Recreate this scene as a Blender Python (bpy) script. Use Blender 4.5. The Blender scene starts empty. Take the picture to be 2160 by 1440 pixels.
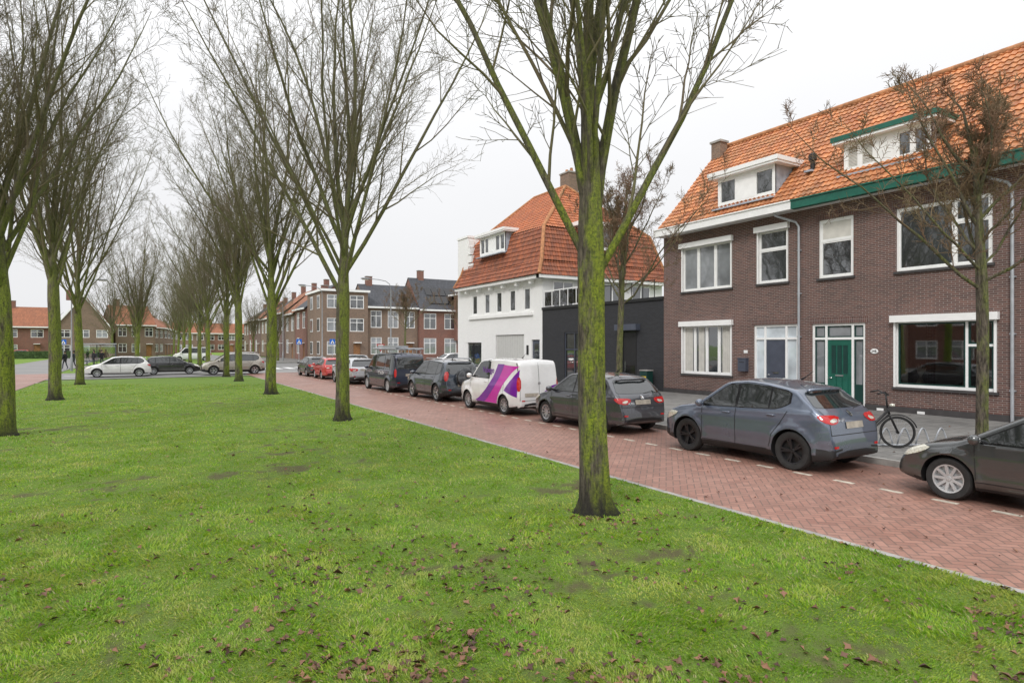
import bpy, bmesh, math, random
import numpy as np
from mathutils import Vector, Matrix
from mathutils.bvhtree import BVHTree
R = math.radians
random.seed(7)
scene = bpy.context.scene
COL = scene.collection

# ------------------------------------------------------------------ helpers
def link(o):
    COL.objects.link(o); return o

def thing(name, label, cat, loc=(0, 0, 0), rot=0.0, group=None, mesh=None):
    o = bpy.data.objects.new(name, mesh)
    o.location = loc; o.rotation_euler = (0, 0, rot)
    o["label"] = label; o["category"] = cat
    if group: o["group"] = group
    if mesh is None: o.empty_display_size = .3
    return link(o)

def part(name, mesh, parent, loc=(0, 0, 0), rot=(0, 0, 0), label=None):
    o = bpy.data.objects.new(name, mesh)
    o.location = loc; o.rotation_euler = rot; o.parent = parent
    if label: o["label"] = label
    return link(o)

def structure(name, mesh, loc=(0, 0, 0)):
    o = bpy.data.objects.new(name, mesh); o.location = loc
    o["kind"] = "structure"
    return link(o)

def copy_thing(src, loc, rot, scale=1.0):
    t = src.copy(); t.location = loc; t.rotation_euler = (0, 0, rot); t.scale = (scale,)*3
    COL.objects.link(t)
    for c in list(src.children):
        k = c.copy(); k.parent = t; COL.objects.link(k)
        for g in list(c.children):
            m = g.copy(); m.parent = k; COL.objects.link(m)
    return t

class MB:
    def __init__(s):
        s.v = []; s.f = []; s.m = []; s.mats = []
    def mi(s, mat):
        if mat not in s.mats: s.mats.append(mat)
        return s.mats.index(mat)
    def face(s, pts, mat):
        i = len(s.v); s.v += [tuple(p) for p in pts]
        s.f.append(tuple(range(i, i+len(pts)))); s.m.append(s.mi(mat))
    def box(s, x0, x1, y0, y1, z0, z1, mat):
        i = len(s.v)
        s.v += [(x0,y0,z0),(x1,y0,z0),(x1,y1,z0),(x0,y1,z0),(x0,y0,z1),(x1,y0,z1),(x1,y1,z1),(x0,y1,z1)]
        k = s.mi(mat)
        for q in ((0,3,2,1),(4,5,6,7),(0,1,5,4),(1,2,6,5),(2,3,7,6),(3,0,4,7)):
            s.f.append(tuple(i+a for a in q)); s.m.append(k)
    def tube(s, pts, rs, n, mat, cap=True):
        k = s.mi(mat); i0 = len(s.v); N = len(pts)
        if not hasattr(rs, '__len__'): rs = [rs]*N
        pts = [Vector(p) for p in pts]
        u = None
        for j, p in enumerate(pts):
            t = (pts[min(j+1, N-1)]-pts[max(j-1, 0)])
            if t.length < 1e-9: t = Vector((0, 0, 1))
            t.normalize()
            if u is None:
                ref = Vector((1, 0, 0)) if abs(t.x) < .8 else Vector((0, 1, 0))
                u = t.cross(ref).normalized()
            else:
                u = (u - t*u.dot(t))
                if u.length < 1e-6: u = t.orthogonal()
                u.normalize()
            w = t.cross(u)
            r = rs[j]
            for a in range(n):
                an = 2*math.pi*a/n
                c = math.cos(an)*r; d = math.sin(an)*r
                s.v.append((p.x+u.x*c+w.x*d, p.y+u.y*c+w.y*d, p.z+u.z*c+w.z*d))
        for j in range(N-1):
            for a in range(n):
                b = (a+1) % n
                s.f.append((i0+j*n+a, i0+j*n+b, i0+(j+1)*n+b, i0+(j+1)*n+a)); s.m.append(k)
        if cap:
            s.f.append(tuple(i0+a for a in reversed(range(n)))); s.m.append(k)
            s.f.append(tuple(i0+(N-1)*n+a for a in range(n))); s.m.append(k)
    def lathe(s, prof, n, mat, c=(0,0,0), axis='Z'):
        k = s.mi(mat); i0 = len(s.v); N = len(prof)
        for (r, h) in prof:
            for a in range(n):
                an = 2*math.pi*a/n
                x, y = r*math.cos(an), r*math.sin(an)
                if axis == 'Z': s.v.append((c[0]+x, c[1]+y, c[2]+h))
                else: s.v.append((c[0]+h, c[1]+x, c[2]+y))
        for j in range(N-1):
            for a in range(n):
                b = (a+1) % n
                s.f.append((i0+j*n+a, i0+j*n+b, i0+(j+1)*n+b, i0+(j+1)*n+a)); s.m.append(k)
    def mesh(s, name='m', smooth=False, sharp=None):
        me = bpy.data.meshes.new(name)
        me.from_pydata(s.v, [], s.f)
        for m in s.mats: me.materials.append(m)
        me.polygons.foreach_set('material_index', s.m)
        if smooth:
            me.polygons.foreach_set('use_smooth', [True]*len(s.f))
            if sharp: me.set_sharp_from_angle(angle=R(sharp))
        me.update()
        return me

# ------------------------------------------------------------------ materials
def newmat(name):
    m = bpy.data.materials.new(name); m.use_nodes = True
    nt = m.node_tree
    return m, nt, nt.nodes['Principled BSDF']
def N(nt, t, **kw):
    n = nt.nodes.new(t)
    for k, v in kw.items():
        setattr(n, k, v)
    return n
def L(nt, a, b): nt.links.new(a, b)
def math_(nt, op, a, b=None, c=None):
    n = nt.nodes.new('ShaderNodeMath'); n.operation = op
    for i, x in enumerate((a, b, c)):
        if x is None: continue
        if isinstance(x, (int, float)): n.inputs[i].default_value = x
        else: nt.links.new(x, n.inputs[i])
    return n.outputs[0]
def mixc(nt, f, a, b, mode='MIX'):
    n = nt.nodes.new('ShaderNodeMix'); n.data_type = 'RGBA'; n.blend_type = mode
    for i, x in ((0, f), (6, a), (7, b)):
        if isinstance(x, (int, float)): n.inputs[i].default_value = x
        elif isinstance(x, tuple): n.inputs[i].default_value = (*x[:3], 1)
        else: nt.links.new(x, n.inputs[i])
    return n.outputs[2]
def noise(nt, scale, detail=4, vec=None, rough=.55):
    n = nt.nodes.new('ShaderNodeTexNoise'); n.inputs['Scale'].default_value = scale
    n.inputs['Detail'].default_value = detail; n.inputs['Roughness'].default_value = rough
    if vec is None:
        tc = nt.nodes.new('ShaderNodeTexCoord'); vec = tc.outputs['Object']
    nt.links.new(vec, n.inputs['Vector'])
    return n.outputs['Fac']
def ramp(nt, f, a, b):
    n = nt.nodes.new('ShaderNodeMapRange'); n.inputs[1].default_value = a; n.inputs[2].default_value = b
    nt.links.new(f, n.inputs[0]); return n.outputs[0]
def bump(nt, h, strength, dist, bs):
    n = nt.nodes.new('ShaderNodeBump'); n.inputs['Strength'].default_value = strength
    n.inputs['Distance'].default_value = dist
    nt.links.new(h, n.inputs['Height']); nt.links.new(n.outputs[0], bs.inputs['Normal'])

def P(name, c, rough=.6, metal=0, var=.12, scale=4, coat=0, ior=None, bmp=0):
    m, nt, b = newmat(name)
    if var:
        f = ramp(nt, noise(nt, scale, 5), .3, .7)
        lo = tuple(x*(1-var) for x in c); hi = tuple(min(1, x*(1+var)) for x in c)
        L(nt, mixc(nt, f, lo, hi), b.inputs['Base Color'])
    else: b.inputs['Base Color'].default_value = (*c, 1)
    b.inputs['Roughness'].default_value = rough; b.inputs['Metallic'].default_value = metal
    if coat: b.inputs['Coat Weight'].default_value = coat; b.inputs['Coat Roughness'].default_value = .04
    if ior: b.inputs['IOR'].default_value = ior
    if bmp: bump(nt, noise(nt, scale*8, 3), bmp, .01, b)
    return m

def paint(name, c, metal=.35):
    m, nt, b = newmat(name)
    f = ramp(nt, noise(nt, 1.7, 5), .35, .75)
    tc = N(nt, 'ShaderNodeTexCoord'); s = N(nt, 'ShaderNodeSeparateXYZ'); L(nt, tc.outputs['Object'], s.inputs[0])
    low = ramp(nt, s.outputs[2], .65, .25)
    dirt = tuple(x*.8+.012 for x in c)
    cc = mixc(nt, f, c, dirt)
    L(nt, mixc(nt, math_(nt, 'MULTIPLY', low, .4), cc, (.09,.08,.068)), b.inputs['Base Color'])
    b.inputs['Metallic'].default_value = metal
    L(nt, math_(nt, 'MULTIPLY_ADD', f, .10, .26), b.inputs['Roughness'])
    b.inputs['Coat Weight'].default_value = 1; b.inputs['Coat Roughness'].default_value = .02; b.inputs['Coat IOR'].default_value = 1.65
    return m

def glassm(name, c=(.02,.024,.027), ior=2.1, wav=.12):
    m, nt, b = newmat(name)
    f = ramp(nt, noise(nt, .9, 3), .35, .7)
    L(nt, mixc(nt, f, c, tuple(x*1.9 for x in c)), b.inputs['Base Color'])
    b.inputs['Roughness'].default_value = .03; b.inputs['IOR'].default_value = ior
    if wav: bump(nt, noise(nt, 1.6, 1), wav, .02, b)
    return m

def brick_mat(name, c1, c2, mortar, bw=.215, rh=.0625, ms=.006, grime=.25, offs=.5, speck=.25):
    m, nt, b = newmat(name)
    tc = N(nt, 'ShaderNodeTexCoord')
    sx = N(nt, 'ShaderNodeSeparateXYZ'); L(nt, tc.outputs['Object'], sx.inputs[0])
    sn = N(nt, 'ShaderNodeSeparateXYZ'); L(nt, tc.outputs['Normal'], sn.inputs[0])
    isx = math_(nt, 'GREATER_THAN', math_(nt, 'ABSOLUTE', sn.outputs[0]), .7)
    isz = math_(nt, 'GREATER_THAN', math_(nt, 'ABSOLUTE', sn.outputs[2]), .95)
    mx = N(nt, 'ShaderNodeMix'); L(nt, isx, mx.inputs[0]); L(nt, sx.outputs[0], mx.inputs[2]); L(nt, sx.outputs[1], mx.inputs[3])
    mz = N(nt, 'ShaderNodeMix'); L(nt, isz, mz.inputs[0]); L(nt, sx.outputs[2], mz.inputs[2]); L(nt, sx.outputs[1], mz.inputs[3])
    cb = N(nt, 'ShaderNodeCombineXYZ'); L(nt, mx.outputs[0], cb.inputs[0]); L(nt, mz.outputs[0], cb.inputs[1])
    bt = N(nt, 'ShaderNodeTexBrick'); L(nt, cb.outputs[0], bt.inputs['Vector'])
    bt.inputs['Color1'].default_value = (*c1, 1); bt.inputs['Color2'].default_value = (*c2, 1)
    bt.inputs['Mortar'].default_value = (*mortar, 1)
    bt.inputs['Scale'].default_value = 1; bt.inputs['Mortar Size'].default_value = ms
    bt.inputs['Mortar Smooth'].default_value = .2; bt.inputs['Brick Width'].default_value = bw
    bt.inputs['Row Height'].default_value = rh; bt.offset = offs
    g = ramp(nt, noise(nt, .6, 6), .35, .75)
    g2 = ramp(nt, noise(nt, 9, 3), .3, .7)
    c = mixc(nt, math_(nt, 'MULTIPLY', g, grime), bt.outputs['Color'], (.05, .045, .04))
    c = mixc(nt, math_(nt, 'MULTIPLY', g2, speck), c, (.03, .027, .024))
    L(nt, c, b.inputs['Base Color']); b.inputs['Roughness'].default_value = .85
    bump(nt, bt.outputs['Fac'], -.6, .008, b)
    return m

M = {}
M['brick'] = brick_mat('brick_brown', (.200,.093,.075), (.110,.056,.050), (.36,.32,.29), ms=.007, speck=.18, grime=.35)
M['brick_lintel'] = brick_mat('soldier_course', (.18,.082,.066), (.11,.056,.05), (.33,.29,.27), bw=.065, rh=.2, offs=0)
M['brick_red'] = brick_mat('brick_red', (.29,.105,.07), (.19,.075,.055), (.3,.26,.22), speck=.15)
M['brick_tan'] = brick_mat('brick_tan', (.29,.185,.125), (.19,.125,.09), (.3,.26,.22), speck=.15)
M['brick_white'] = brick_mat('brick_white', (.88,.88,.87), (.84,.84,.83), (.70,.70,.69), grime=.05, speck=.02)
M['brick_black'] = brick_mat('brick_black', (.030,.032,.038), (.02,.022,.026), (.045,.045,.05), grime=.1)
M['pave'] = brick_mat('pavement_tiles', (.27,.26,.245), (.20,.195,.185), (.10,.10,.09), bw=.3, rh=.3, ms=.009, grime=.4, speck=.15)
M['white'] = P('white_paint', (.88,.88,.87), .4, var=.04)
M['green'] = P('green_paint', (.012,.115,.08), .35, var=.15)
M['dgreen'] = P('dark_green_paint', (.008,.045,.038), .35, var=.15)
M['dgrey'] = P('dark_grey_paint', (.070,.080,.11), .4)
M['black'] = P('black_plastic', (.014,.014,.015), .5, var=.2)
M['blackg'] = P('black_gloss', (.008,.008,.009), .08, var=0)
M['rubber'] = P('rubber', (.022,.022,.022), .8, var=.25, scale=9)
M['alloy'] = P('alloy_metal', (.5,.51,.53), .3, .8, var=.1)
M['dalloy'] = P('dark_alloy', (.03,.03,.033), .35, .5, var=.1)
M['hubcap'] = P('hubcap_grey', (.5,.51,.52), .35, .3, var=.15)
M['zinc'] = P('zinc_metal', (.42,.44,.47), .45, .3, var=.12)
M['lamp'] = P('lamp_grey', (.26,.27,.28), .5, .2, var=.12)
M['lead'] = P('lead_sheet', (.36,.40,.46), .6, var=.2)
M['concrete'] = P('concrete', (.33,.32,.30), .9, var=.3, scale=3, bmp=.3)
M['pale'] = P('pale_grey_door_paint', (.55,.55,.53), .5, var=.04)
M['stone'] = P('sill_stone', (.06,.055,.055), .7, var=.2)
M['glass'] = glassm('window_glass', (.03,.034,.037), 2.4)
M['glass_c'] = glassm('curtained_glass', (.17,.18,.19), 2.1)
M['glass_l'] = glassm('frosted_glass', (.40,.44,.47), 1.6)
M['cglass'] = glassm('car_glass', (.016,.019,.020), 1.9, 0)
M['red_lens'] = P('red_lens', (.5,.014,.014), .12, var=.15, scale=20, coat=.6)
M['clear_lens'] = P('clear_lens', (.66,.65,.56), .1, .2, var=.25, scale=25, coat=1)
M['plate'] = P('number_plate', (.40,.36,.30), .5, var=.25, scale=9)
M['chrome'] = P('chrome', (.7,.71,.72), .12, 1, var=0)
M['tile_edge'] = P('ridge_tile', (.40,.18,.08), .8, var=.35, scale=5)
M['tar'] = P('roof_felt', (.07,.07,.07), .9, var=.3)
M['curtain'] = P('curtain_cloth', (.65,.63,.58), .9, var=.1)
M['room'] = P('room_wall', (.24,.225,.20), .9, var=.3, scale=1)
M['wood'] = P('wood_door', (.28,.13,.05), .5, var=.2)
M['blue_sign'] = P('blue_sign', (.01,.14,.6), .4, var=0)
M['yellow'] = P('yellow_panel', (.7,.5,.03), .4, var=.05)
M['mark'] = P('worn_white_stone', (.50,.46,.38), .8, var=.35, scale=8)
M['skin'] = P('skin', (.55,.34,.25), .6, var=.05)
M['hair'] = P('dark_hair', (.025,.018,.012), .7)
M['coatc'] = P('black_coat', (.015,.015,.018), .85, var=.3)
M['trouser'] = P('dark_trousers', (.03,.033,.045), .85, var=.3)
M['purple'] = P('purple_film', (.17,.012,.30), .25, var=0, coat=.5)
M['magenta'] = P('magenta_film', (.55,.012,.36), .25, var=0, coat=.5)
M['purple_t'] = P('purple_letters', (.13,.02,.24), .3, var=0)
M['vase'] = P('beige_ceramic', (.5,.42,.32), .5, var=.1)
M['hedge'] = P('hedge_leaf', (.05,.09,.025), .8, var=.4)

def tile_mat(name, c1, c2, dirt, amt):
    m, nt, b = newmat(name)
    at = N(nt, 'ShaderNodeAttribute', attribute_name='tcol')
    c = mixc(nt, at.outputs['Fac'], c1, c2)
    d = ramp(nt, noise(nt, 1.1, 9, rough=.75), .42, .68)
    c = mixc(nt, math_(nt, 'MULTIPLY', d, amt), c, dirt)
    d2 = ramp(nt, noise(nt, 14, 4), .46, .75)
    c = mixc(nt, math_(nt, 'MULTIPLY', d2, .42), c, (.12, .08, .045))
    L(nt, c, b.inputs['Base Color']); b.inputs['Roughness'].default_value = .6
    return m
M['tile'] = tile_mat('orange_pantile', (.70,.28,.105), (.38,.12,.045), (.19,.115,.055), .68)
M['tile2'] = tile_mat('red_pantile', (.56,.175,.06), (.38,.105,.04), (.17,.08,.04), .5)
M['tile3'] = tile_mat('brown_red_pantile', (.40,.11,.04), (.21,.06,.03), (.12,.055,.03), .55)
M['tile_far'] = brick_mat('far_orange_tiles', (.42,.16,.08), (.31,.115,.06), (.17,.08,.045), bw=.24, rh=.3, ms=.02, speck=.2)
M['tile_dark'] = brick_mat('dark_slate_tiles', (.085,.09,.105), (.06,.064,.075), (.03,.03,.034), bw=.24, rh=.3, ms=.02, speck=.1)

def bark_mat(name, moss, mlo=(.050,.095,.010), mhi=(.27,.33,.028)):
    m, nt, b = newmat(name)
    tc = N(nt, 'ShaderNodeTexCoord'); oi = N(nt, 'ShaderNodeObjectInfo')
    mp = N(nt, 'ShaderNodeMapping'); mp.inputs['Scale'].default_value = (1, 1, .20)
    L(nt, tc.outputs['Object'], mp.inputs[0])
    mp2 = N(nt, 'ShaderNodeMapping'); mp2.inputs['Scale'].default_value = (1, 1, .35)
    L(nt, tc.outputs['Object'], mp2.inputs[0])
    f1 = noise(nt, 26, 8, mp.outputs[0], .72)
    f2 = noise(nt, 4.5, 8, mp2.outputs[0], .68)
    s = N(nt, 'ShaderNodeSeparateXYZ'); L(nt, tc.outputs['Object'], s.inputs[0])
    # moss favours the damp side of the stem
    gm = N(nt, 'ShaderNodeNewGeometry')
    vd = N(nt, 'ShaderNodeVectorMath', operation='DOT_PRODUCT'); L(nt, gm.outputs['Normal'], vd.inputs[0]); vd.inputs[1].default_value = (.80, -.60, 0)
    side = math_(nt, 'MULTIPLY_ADD', vd.outputs['Value'], .10, 0.0)
    hi = ramp(nt, s.outputs[2], 3.0, 7.0)
    base0 = mixc(nt, ramp(nt, f1, .38, .66), (.030,.024,.018), (.19,.160,.12))
    base = mixc(nt, math_(nt, 'MULTIPLY', hi, .45), base0, (.20,.185,.125))  # upper limbs paler: grey-green bark plus a lit look painted into the colour
    hz = ramp(nt, s.outputs[2], 8, 2.5)
    hz = math_(nt, 'MULTIPLY_ADD', hz, .58, .30)
    f2s = math_(nt, 'ADD', f2, side)
    mf = math_(nt, 'MULTIPLY', ramp(nt, f2s, .40, .58), hz)
    mf = math_(nt, 'MULTIPLY', mf, math_(nt, 'MULTIPLY_ADD', oi.outputs['Random'], .45, moss-.35))
    crack = ramp(nt, f1, .36, .50)
    mf = math_(nt, 'MINIMUM', math_(nt, 'MULTIPLY', mf, math_(nt, 'MULTIPLY_ADD', crack, .75, .35)), 1.0)
    f3 = ramp(nt, noise(nt, 26, 7, None, .78), .36, .60)
    mcol = mixc(nt, f3, mlo, mhi)
    c = mixc(nt, mf, base, mcol)
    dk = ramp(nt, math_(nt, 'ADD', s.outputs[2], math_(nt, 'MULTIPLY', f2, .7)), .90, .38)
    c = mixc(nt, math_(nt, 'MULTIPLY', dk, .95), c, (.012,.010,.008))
    L(nt, c, b.inputs['Base Color']); b.inputs['Roughness'].default_value = .95
    bump(nt, f1, 1.0, .05, b)
    return m
M['bark'] = bark_mat('mossy_bark', 1.1)
M['bark_near'] = bark_mat('very_mossy_bark', 1.25, mhi=(.32,.38,.028))
M['bark2'] = bark_mat('plain_bark', .55)
def twig_mat(name, a, b_):
    m, nt, b = newmat(name)
    f = ramp(nt, noise(nt, .7, 4), .35, .65)
    L(nt, mixc(nt, f, a, b_), b.inputs['Base Color']); b.inputs['Roughness'].default_value = .9
    return m
M['twig'] = twig_mat('olive_twigs', (.165,.130,.085), (.145,.145,.062))
M['twig2'] = twig_mat('brown_twigs', (.21,.125,.08), (.18,.14,.075))
M['twigf'] = twig_mat('far_twigs', (.25,.20,.16), (.22,.20,.14))

def herring(name, w, c1, c2, c3, joint):
    m, nt, b = newmat(name)
    tc = N(nt, 'ShaderNodeTexCoord')
    mp = N(nt, 'ShaderNodeMapping'); mp.inputs['Rotation'].default_value = (0, 0, R(45))
    mp.inputs['Scale'].default_value = (1/w, 1/w, 1)
    L(nt, tc.outputs['Object'], mp.inputs[0])
    s = N(nt, 'ShaderNodeSeparateXYZ'); L(nt, mp.outputs[0], s.inputs[0])
    ix = math_(nt, 'FLOOR', s.outputs[0]); iy = math_(nt, 'FLOOR', s.outputs[1])
    fx = math_(nt, 'SUBTRACT', s.outputs[0], ix); fy = math_(nt, 'SUBTRACT', s.outputs[1], iy)
    k = math_(nt, 'FLOORED_MODULO', math_(nt, 'SUBTRACT', ix, iy), 4.0)
    def eq(v): return math_(nt, 'COMPARE', k, float(v), .1)
    k0, k1, k2, k3 = eq(0), eq(1), eq(2), eq(3)
    dl = math_(nt, 'ADD', fx, k1); dr = math_(nt, 'ADD', math_(nt, 'SUBTRACT', 1.0, fx), k0)
    db = math_(nt, 'ADD', fy, k2); dt = math_(nt, 'ADD', math_(nt, 'SUBTRACT', 1.0, fy), k3)
    mn = math_(nt, 'MINIMUM', math_(nt, 'MINIMUM', dl, dr), math_(nt, 'MINIMUM', db, dt))
    cb = N(nt, 'ShaderNodeCombineXYZ')
    L(nt, math_(nt, 'SUBTRACT', ix, k1), cb.inputs[0]); L(nt, math_(nt, 'SUBTRACT', iy, k2), cb.inputs[1])
    wn = N(nt, 'ShaderNodeTexWhiteNoise'); L(nt, cb.outputs[0], wn.inputs[0])
    c = mixc(nt, wn.outputs['Value'], c1, c2)
    big = ramp(nt, noise(nt, .35, 7, None, .68), .35, .7)
    c = mixc(nt, math_(nt, 'MULTIPLY', big, .6), c, c3)
    mid = ramp(nt, noise(nt, 2.2, 7, None, .7), .48, .72)
    c = mixc(nt, math_(nt, 'MULTIPLY', mid, .4), c, (.14,.095,.072))
    so = N(nt, 'ShaderNodeSeparateXYZ'); L(nt, tc.outputs['Object'], so.inputs[0])
    lane = math_(nt, 'MULTIPLY', ramp(nt, so.outputs[0], 10.0, 10.5), ramp(nt, noise(nt, .8, 5), .3, .6))
    c = mixc(nt, math_(nt, 'MULTIPLY', lane, .6), c, (.12,.058,.043))
    fine = ramp(nt, noise(nt, 25, 4), .3, .75)
    c = mixc(nt, math_(nt, 'MULTIPLY', fine, .25), c, (.15,.11,.095))
    jm = ramp(nt, mn, .11, .03)
    c = mixc(nt, math_(nt, 'MULTIPLY', jm, .8), c, joint)
    L(nt, c, b.inputs['Base Color'])
    L(nt, math_(nt, 'MULTIPLY_ADD', big, .25, .42), b.inputs['Roughness'])
    bump(nt, jm, -.6, .008, b)
    return m
M['road'] = herring('red_clinker_road', .112, (.43,.215,.16), (.28,.13,.095), (.39,.235,.185), (.11,.08,.065))
M['road2'] = herring('brown_clinker_road', .112, (.38,.19,.145), (.28,.135,.105), (.35,.21,.17), (.1,.08,.07))
def asphalt():
    m, nt, b = newmat('asphalt')
    f = ramp(nt, noise(nt, .25, 6), .3, .7); g = noise(nt, 60, 2)
    c = mixc(nt, f, (.15,.148,.145), (.24,.235,.225)); c = mixc(nt, math_(nt, 'MULTIPLY', g, .3), c, (.1,.1,.1))
    L(nt, c, b.inputs['Base Color']); b.inputs['Roughness'].default_value = .55
    return m
M['asphalt'] = asphalt()
def lawnm():
    m, nt, b = newmat('lawn_soil')
    f = ramp(nt, noise(nt, 1.1, 8, rough=.65), .3, .7)
    g = ramp(nt, noise(nt, 30, 5, rough=.7), .3, .7)
    c = mixc(nt, f, (.14,.27,.020), (.23,.35,.045))
    c = mixc(nt, math_(nt, 'MULTIPLY', g, .6), c, (.06,.10,.014))
    at = N(nt, 'ShaderNodeAttribute', attribute_name='soil')
    sc = mixc(nt, g, (.065,.048,.026), (.17,.14,.06))
    c = mixc(nt, at.outputs['Fac'], c, sc)
    L(nt, c, b.inputs['Base Color']); b.inputs['Roughness'].default_value = .95
    bump(nt, g, .8, .04, b)
    return m
M['lawn'] = lawnm()
def bladem():
    m, nt, b = newmat('grass_blade')
    at = N(nt, 'ShaderNodeAttribute', attribute_name='bcol')
    c = mixc(nt, at.outputs['Fac'], (.15,.35,.014), (.46,.58,.05))
    tc = N(nt, 'ShaderNodeTexCoord')
    q = ramp(nt, noise(nt, .55, 7, tc.outputs['Object'], .68), .42, .60)
    c = mixc(nt, math_(nt, 'MULTIPLY', q, .55), c, (.10,.29,.012))
    p = ramp(nt, noise(nt, 1.3, 9, tc.outputs['Object'], .75), .47, .60)
    c = mixc(nt, math_(nt, 'MULTIPLY', p, .6), c, (.50,.49,.13))
    dd = math_(nt, 'GREATER_THAN', math_(nt, 'FRACT', math_(nt, 'MULTIPLY', at.outputs['Fac'], 37.0)), .90)
    c = mixc(nt, math_(nt, 'MULTIPLY', dd, .8), c, (.50,.42,.24))
    L(nt, c, b.inputs['Base Color']); b.inputs['Roughness'].default_value = .5
    tr = N(nt, 'ShaderNodeBsdfTranslucent'); L(nt, c, tr.inputs[0])
    mx = N(nt, 'ShaderNodeMixShader'); mx.inputs[0].default_value = .4
    out = nt.nodes['Material Output']
    L(nt, b.outputs[0], mx.inputs[1]); L(nt, tr.outputs[0], mx.inputs[2]); L(nt, mx.outputs[0], out.inputs[0])
    return m
M['blade'] = bladem()
def leafm():
    m, nt, b = newmat('dead_leaf')
    at = N(nt, 'ShaderNodeAttribute', attribute_name='bcol')
    c = mixc(nt, at.outputs['Fac'], (.055,.024,.018), (.27,.135,.075))
    L(nt, c, b.inputs['Base Color']); b.inputs['Roughness'].default_value = .6
    return m
M['leaf'] = leafm()
def clearglass():
    m, nt, b = newmat('clear_glass')
    t = N(nt, 'ShaderNodeBsdfTransparent'); t.inputs[0].default_value = (.8,.85,.83,1)
    g = N(nt, 'ShaderNodeBsdfGlossy'); g.inputs['Roughness'].default_value = .02
    fr = N(nt, 'ShaderNodeFresnel'); fr.inputs[0].default_value = 2.8
    mx = N(nt, 'ShaderNodeMixShader'); L(nt, fr.outputs[0], mx.inputs[0]); L(nt, t.outputs[0], mx.inputs[1]); L(nt, g.outputs[0], mx.inputs[2])
    L(nt, mx.outputs[0], nt.nodes['Material Output'].inputs[0])
    return m
M['clear'] = clearglass()

# ------------------------------------------------------------------ setting
def sheet(name, x0, x1, y0, y1, z, mat):
    mb = MB(); mb.face([(x0,y0,z),(x1,y0,z),(x1,y1,z),(x0,y1,z)], mat)
    return structure(name, mb.mesh(name))
_rs = np.random.RandomState(77); _G = _rs.uniform(0, 1, (256, 256))
def vnoise(X, Y, f):
    x = np.asarray(X)*f+100.5; y = np.asarray(Y)*f+100.5
    xi = np.floor(x).astype(int); yi = np.floor(y).astype(int); fx = x-xi; fy = y-yi
    fx = fx*fx*(3-2*fx); fy = fy*fy*(3-2*fy)
    g = lambda a, b: _G[a % 256, b % 256]
    return (g(xi,yi)*(1-fx)+g(xi+1,yi)*fx)*(1-fy)+(g(xi,yi+1)*(1-fx)+g(xi+1,yi+1)*fx)*fy
def patch(X, Y):
    return .26*vnoise(X, Y, .55)+.30*vnoise(X+31, Y-17, 1.6)+.26*vnoise(X-9, Y+5, 4.5)+.18*vnoise(X, Y, 12)
def soil(X, Y):
    return .85*np.clip((patch(X, Y)-.625)/.10, 0, 1)
sheet('ground', -900, 900, -900, 900, -.03, M['lawn'])
sheet('road', 7.0, 12.16, -30, 54.5, .008, M['road'])
sheet('side_road', -14, -5.5, -30, 61.5, .008, M['road2'])
sheet('crossing_road', -90, 90, 50.6, 62, .002, M['asphalt'])
sheet('far_crossing_road', -90, 90, 75, 83.5, .004, M['asphalt'])
sheet('avenue_road', 8, 16.5, 62, 75, .002, M['asphalt'])
sheet('avenue_road', 8, 14.5, 83.5, 260, .002, M['asphalt'])
sheet('side_avenue_road', -13, -6, 62, 75, .002, M['asphalt'])
sheet('side_avenue_road', -13, -6, 83.5, 135, .002, M['asphalt'])
mb = MB(); mb.box(12.3, 21.0, -30, 49.8, -.05, .13, M['pave']); structure('pavement', mb.mesh())
mb = MB(); mb.box(-21.9, -14.1, -30, 49.8, -.05, .10, M['pave']); structure('pavement', mb.mesh())
mb = MB(); mb.box(16.6, 60, 62, 74.9, -.05, .12, M['pave']); structure('pavement', mb.mesh())
mb = MB(); mb.box(14.6, 60, 83.6, 120, -.05, .12, M['pave']); structure('pavement', mb.mesh())
mb = MB(); mb.box(21.0, 60, 43.2, 49.8, -.05, .128, M['pave']); structure('pavement', mb.mesh())
mb = MB()
y = -30
while y < 49.8:
    mb.box(12.16, 12.297, y+.004, y+.996, -.05, .126, M['concrete']); y += 1.0
y = -30
while y < 46:
    mb.box(6.90, 6.997, y+.004, y+.996, -.05, .035, M['concrete']); y += 1.0
structure('kerb', mb.mesh())
xa, xb, yc = -5.4, 6.897, 46.0
cx = (xa+xb)/2; hw = (xb-xa)/2
gx = np.linspace(xa, xb, 124); gy = np.linspace(0, 30, 301)
GX_, GY_ = np.meshgrid(gx, gy)
vv = [tuple(q) for q in np.stack([GX_.ravel(), GY_.ravel(), np.full(GX_.size, .03)], 1)]
ff = [(j*124+i, j*124+i+1, (j+1)*124+i+1, (j+1)*124+i) for j in range(300) for i in range(123)]
k0 = len(vv); vv += [(xa,-30,.03),(xb,-30,.03),(xb,0,.03),(xa,0,.03)]; ff.append((k0,k0+1,k0+2,k0+3))
k1 = len(vv); vv += [(xa,30,.03),(xb,30,.03)]
for i in range(0, 25):
    a = math.pi*i/24
    vv.append((cx+hw*math.cos(a), yc+3.2*math.sin(a), .03))
ff.append(tuple(range(k1, len(vv))))
me = bpy.data.meshes.new('lawn'); me.from_pydata(vv, [], ff); me.materials.append(M['lawn'])
at = me.attributes.new('soil', 'FLOAT', 'POINT'); sv = np.zeros(len(vv), dtype=np.float32)
sv[:k0] = soil(GX_.ravel(), GY_.ravel()); at.data.foreach_set('value', sv)
structure('lawn', me)
mb = MB()
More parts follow.
